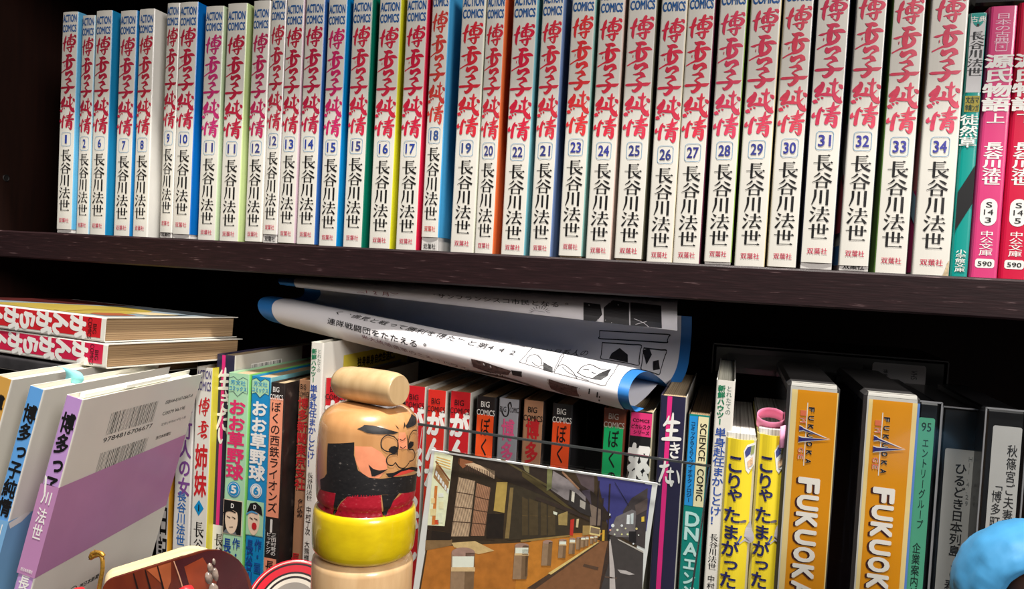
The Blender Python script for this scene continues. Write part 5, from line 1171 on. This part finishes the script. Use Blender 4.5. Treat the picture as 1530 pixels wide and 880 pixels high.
for (x_, z_, rx, rz) in ((.71, -.017, .0022, .004), (.735, -.0115, .0016, .0032), (.76, -.016, .0018, .0044), (.725, -.025, .0028, .0046), (.75, -.031, .0024, .004), (.705, -.034, .002, .004), (.77, -.0085, .001, .002)):
    b.lathe([(0.0001, -1), (.6, -.8), (.95, -.3), (.95, .3), (.6, .8), (.0001, 1)], SIL, 14, Matrix.Translation((PWd*x_, -.0016, z_)) @ Matrix.Diagonal((rx, .0012, rz, 1)))
b.build('raised_inlay', lf_part)
GOLD = M((200, 150, 60), .35, .25, 900, metal=.6); gi = PMx.inverted()
q = [at(x, y, PY-.006) for x, y in ((147, 886), (150, 868), (153, 852), (153, 836), (149, 829), (141, 831), (135, 834), (139, 826), (150, 826), (155, 831))]
q[-5:] = q[-5:]
b = MB(); b.tube([gi @ v for v in [spl(q, i/4) for i in range(4*(len(q)-1)+1)]], .0011, GOLD); 
for dx, dy in ((138, 830), (144, 826), (150, 828)): b.tube([gi @ at(dx, dy, PY-.007), gi @ at(dx-3, dy-5, PY-.006)], [.0006, .0002], GOLD, 6)
b.build('gold_cord', plq)
RDB = M((206, 40, 44), .4)
for (px, py) in ((117, 893), (279, 891)):
    b = MB(); c_ = gi @ at(px, py, PY-.006); b.lathe([(.0001, -.006), (.0036, -.005), (.0048, 0), (.0036, .0042), (.0001, .0058)], RDB, 18, Matrix.Translation(c_)); b.build('red_bead', plq)

# ------------------------------------------------------------------ ringed spinning top
KC = at(437, 909, -.078); KR = .0292
kn = (CP-KC).normalized()*.86+Vector((0, -.1, .12)); kn.normalize()
KM = Matrix.Translation(KC) @ kn.to_track_quat('Z', 'Y').to_matrix().to_4x4()
kt = thing('spinning_top', 'wooden spinning top with red, white and black rings, left of the toy stack', 'spinning top', KM)
KW = M((206, 196, 182), .3, .05, 60, coat=.6); KRD = M((196, 26, 44), .3, .06, coat=.6); KB = M((34, 22, 24), .3, coat=.6); KS = M((140, 132, 124), .3, .1, coat=.5)
ring = [(1.0, KRD), (.965, KW), (.945, KRD), (.92, KB), (.88, KRD), (.74, KB), (.70, KW), (.65, KB), (.605, KW), (.52, KS), (.36, KRD), (.30, KW), (.14, KB)]
pf = [(KR*.55, -.020), (KR*.9, -.008), (KR, -.003)]; ml = [KRD, KRD]
for i, (r_, m_) in enumerate(ring): pf.append((KR*r_, .0035*(1-r_))); ml.append(m_)
ml = [KRD, KRD, KS]+[m_ for _, m_ in ring]
b = MB(); b.lathe(pf, ml, 64); b.build('disc', kt)
down = KM.inverted().to_3x3() @ Vector((0, 0, -1)); L_ = 0
ft = KM.inverted() @ Vector((KC.x+.004, KC.y+.03, FLOOR+.0006))
b = MB(); b.tube([Vector((0, 0, .006)), Vector((0, 0, -.02)), ft], [.003, .003, .0016], KB, 14); b.build('spindle', kt)

# ------------------------------------------------------------------ blue-hooded doll at the lower right
DC = at(1554, 898, -.105)
dl = thing('hooded_doll', 'light blue hooded papier-mache doll at the lower right corner', 'doll', Vector((DC.x, DC.y, FLOOR+.0002))); dz_ = DC.z-FLOOR
BLU = M((62, 140, 190), .6, .12, 45, bump=.9); BRW = M((96, 62, 46), .6, .15, 60)
R_ = .0345; hood = MB(); vd = (CP-DC); vd.z = 0; vd.normalize()
HM = Matrix.Translation((0, 0, dz_)) @ (vd*.9+Vector((0.25, 0, .0))).normalized().to_track_quat('Z', 'Y').to_matrix().to_4x4()
pf = [(.0001, -R_), (R_*.5, -R_*.87), (R_*.87, -R_*.5), (R_*1.0, 0), (R_*.93, R_*.36), (R_*.80, R_*.55), (R_*.66, R_*.60), (R_*.58, R_*.54), (R_*.56, R_*.40)]
from mathutils import noise as _nz
hood.lathe([spl([Vector((*q_, 0)) for q_ in pf], i/5)[:2] for i in range(5*(len(pf)-1)+1)], BLU, 96, HM, cap=False)
hood.v = [tuple(Vector(v)+(Vector(v)-HM.translation).normalized()*(.0007*_nz.noise(Vector(v)*140)+.0005*_nz.noise(Vector(v)*330))) for v in hood.v]
hood.build('hood', dl)
b = MB(); r2 = R_*.565; b.lathe([(.0001, -r2*.2), (r2*.98, 0), (r2*.97, R_*.30), (r2*.8, R_*.5), (r2*.45, R_*.62), (.0001, R_*.66)], BRW, 36, HM, cap=False); b.build('brown_face', dl)
b = MB(); b.lathe([(.030, 0), (.031, .004), (.027, dz_*.4), (.020, dz_-R_*.85), (.014, dz_-R_*.7)], BLU, 40); b.build('cloak', dl)
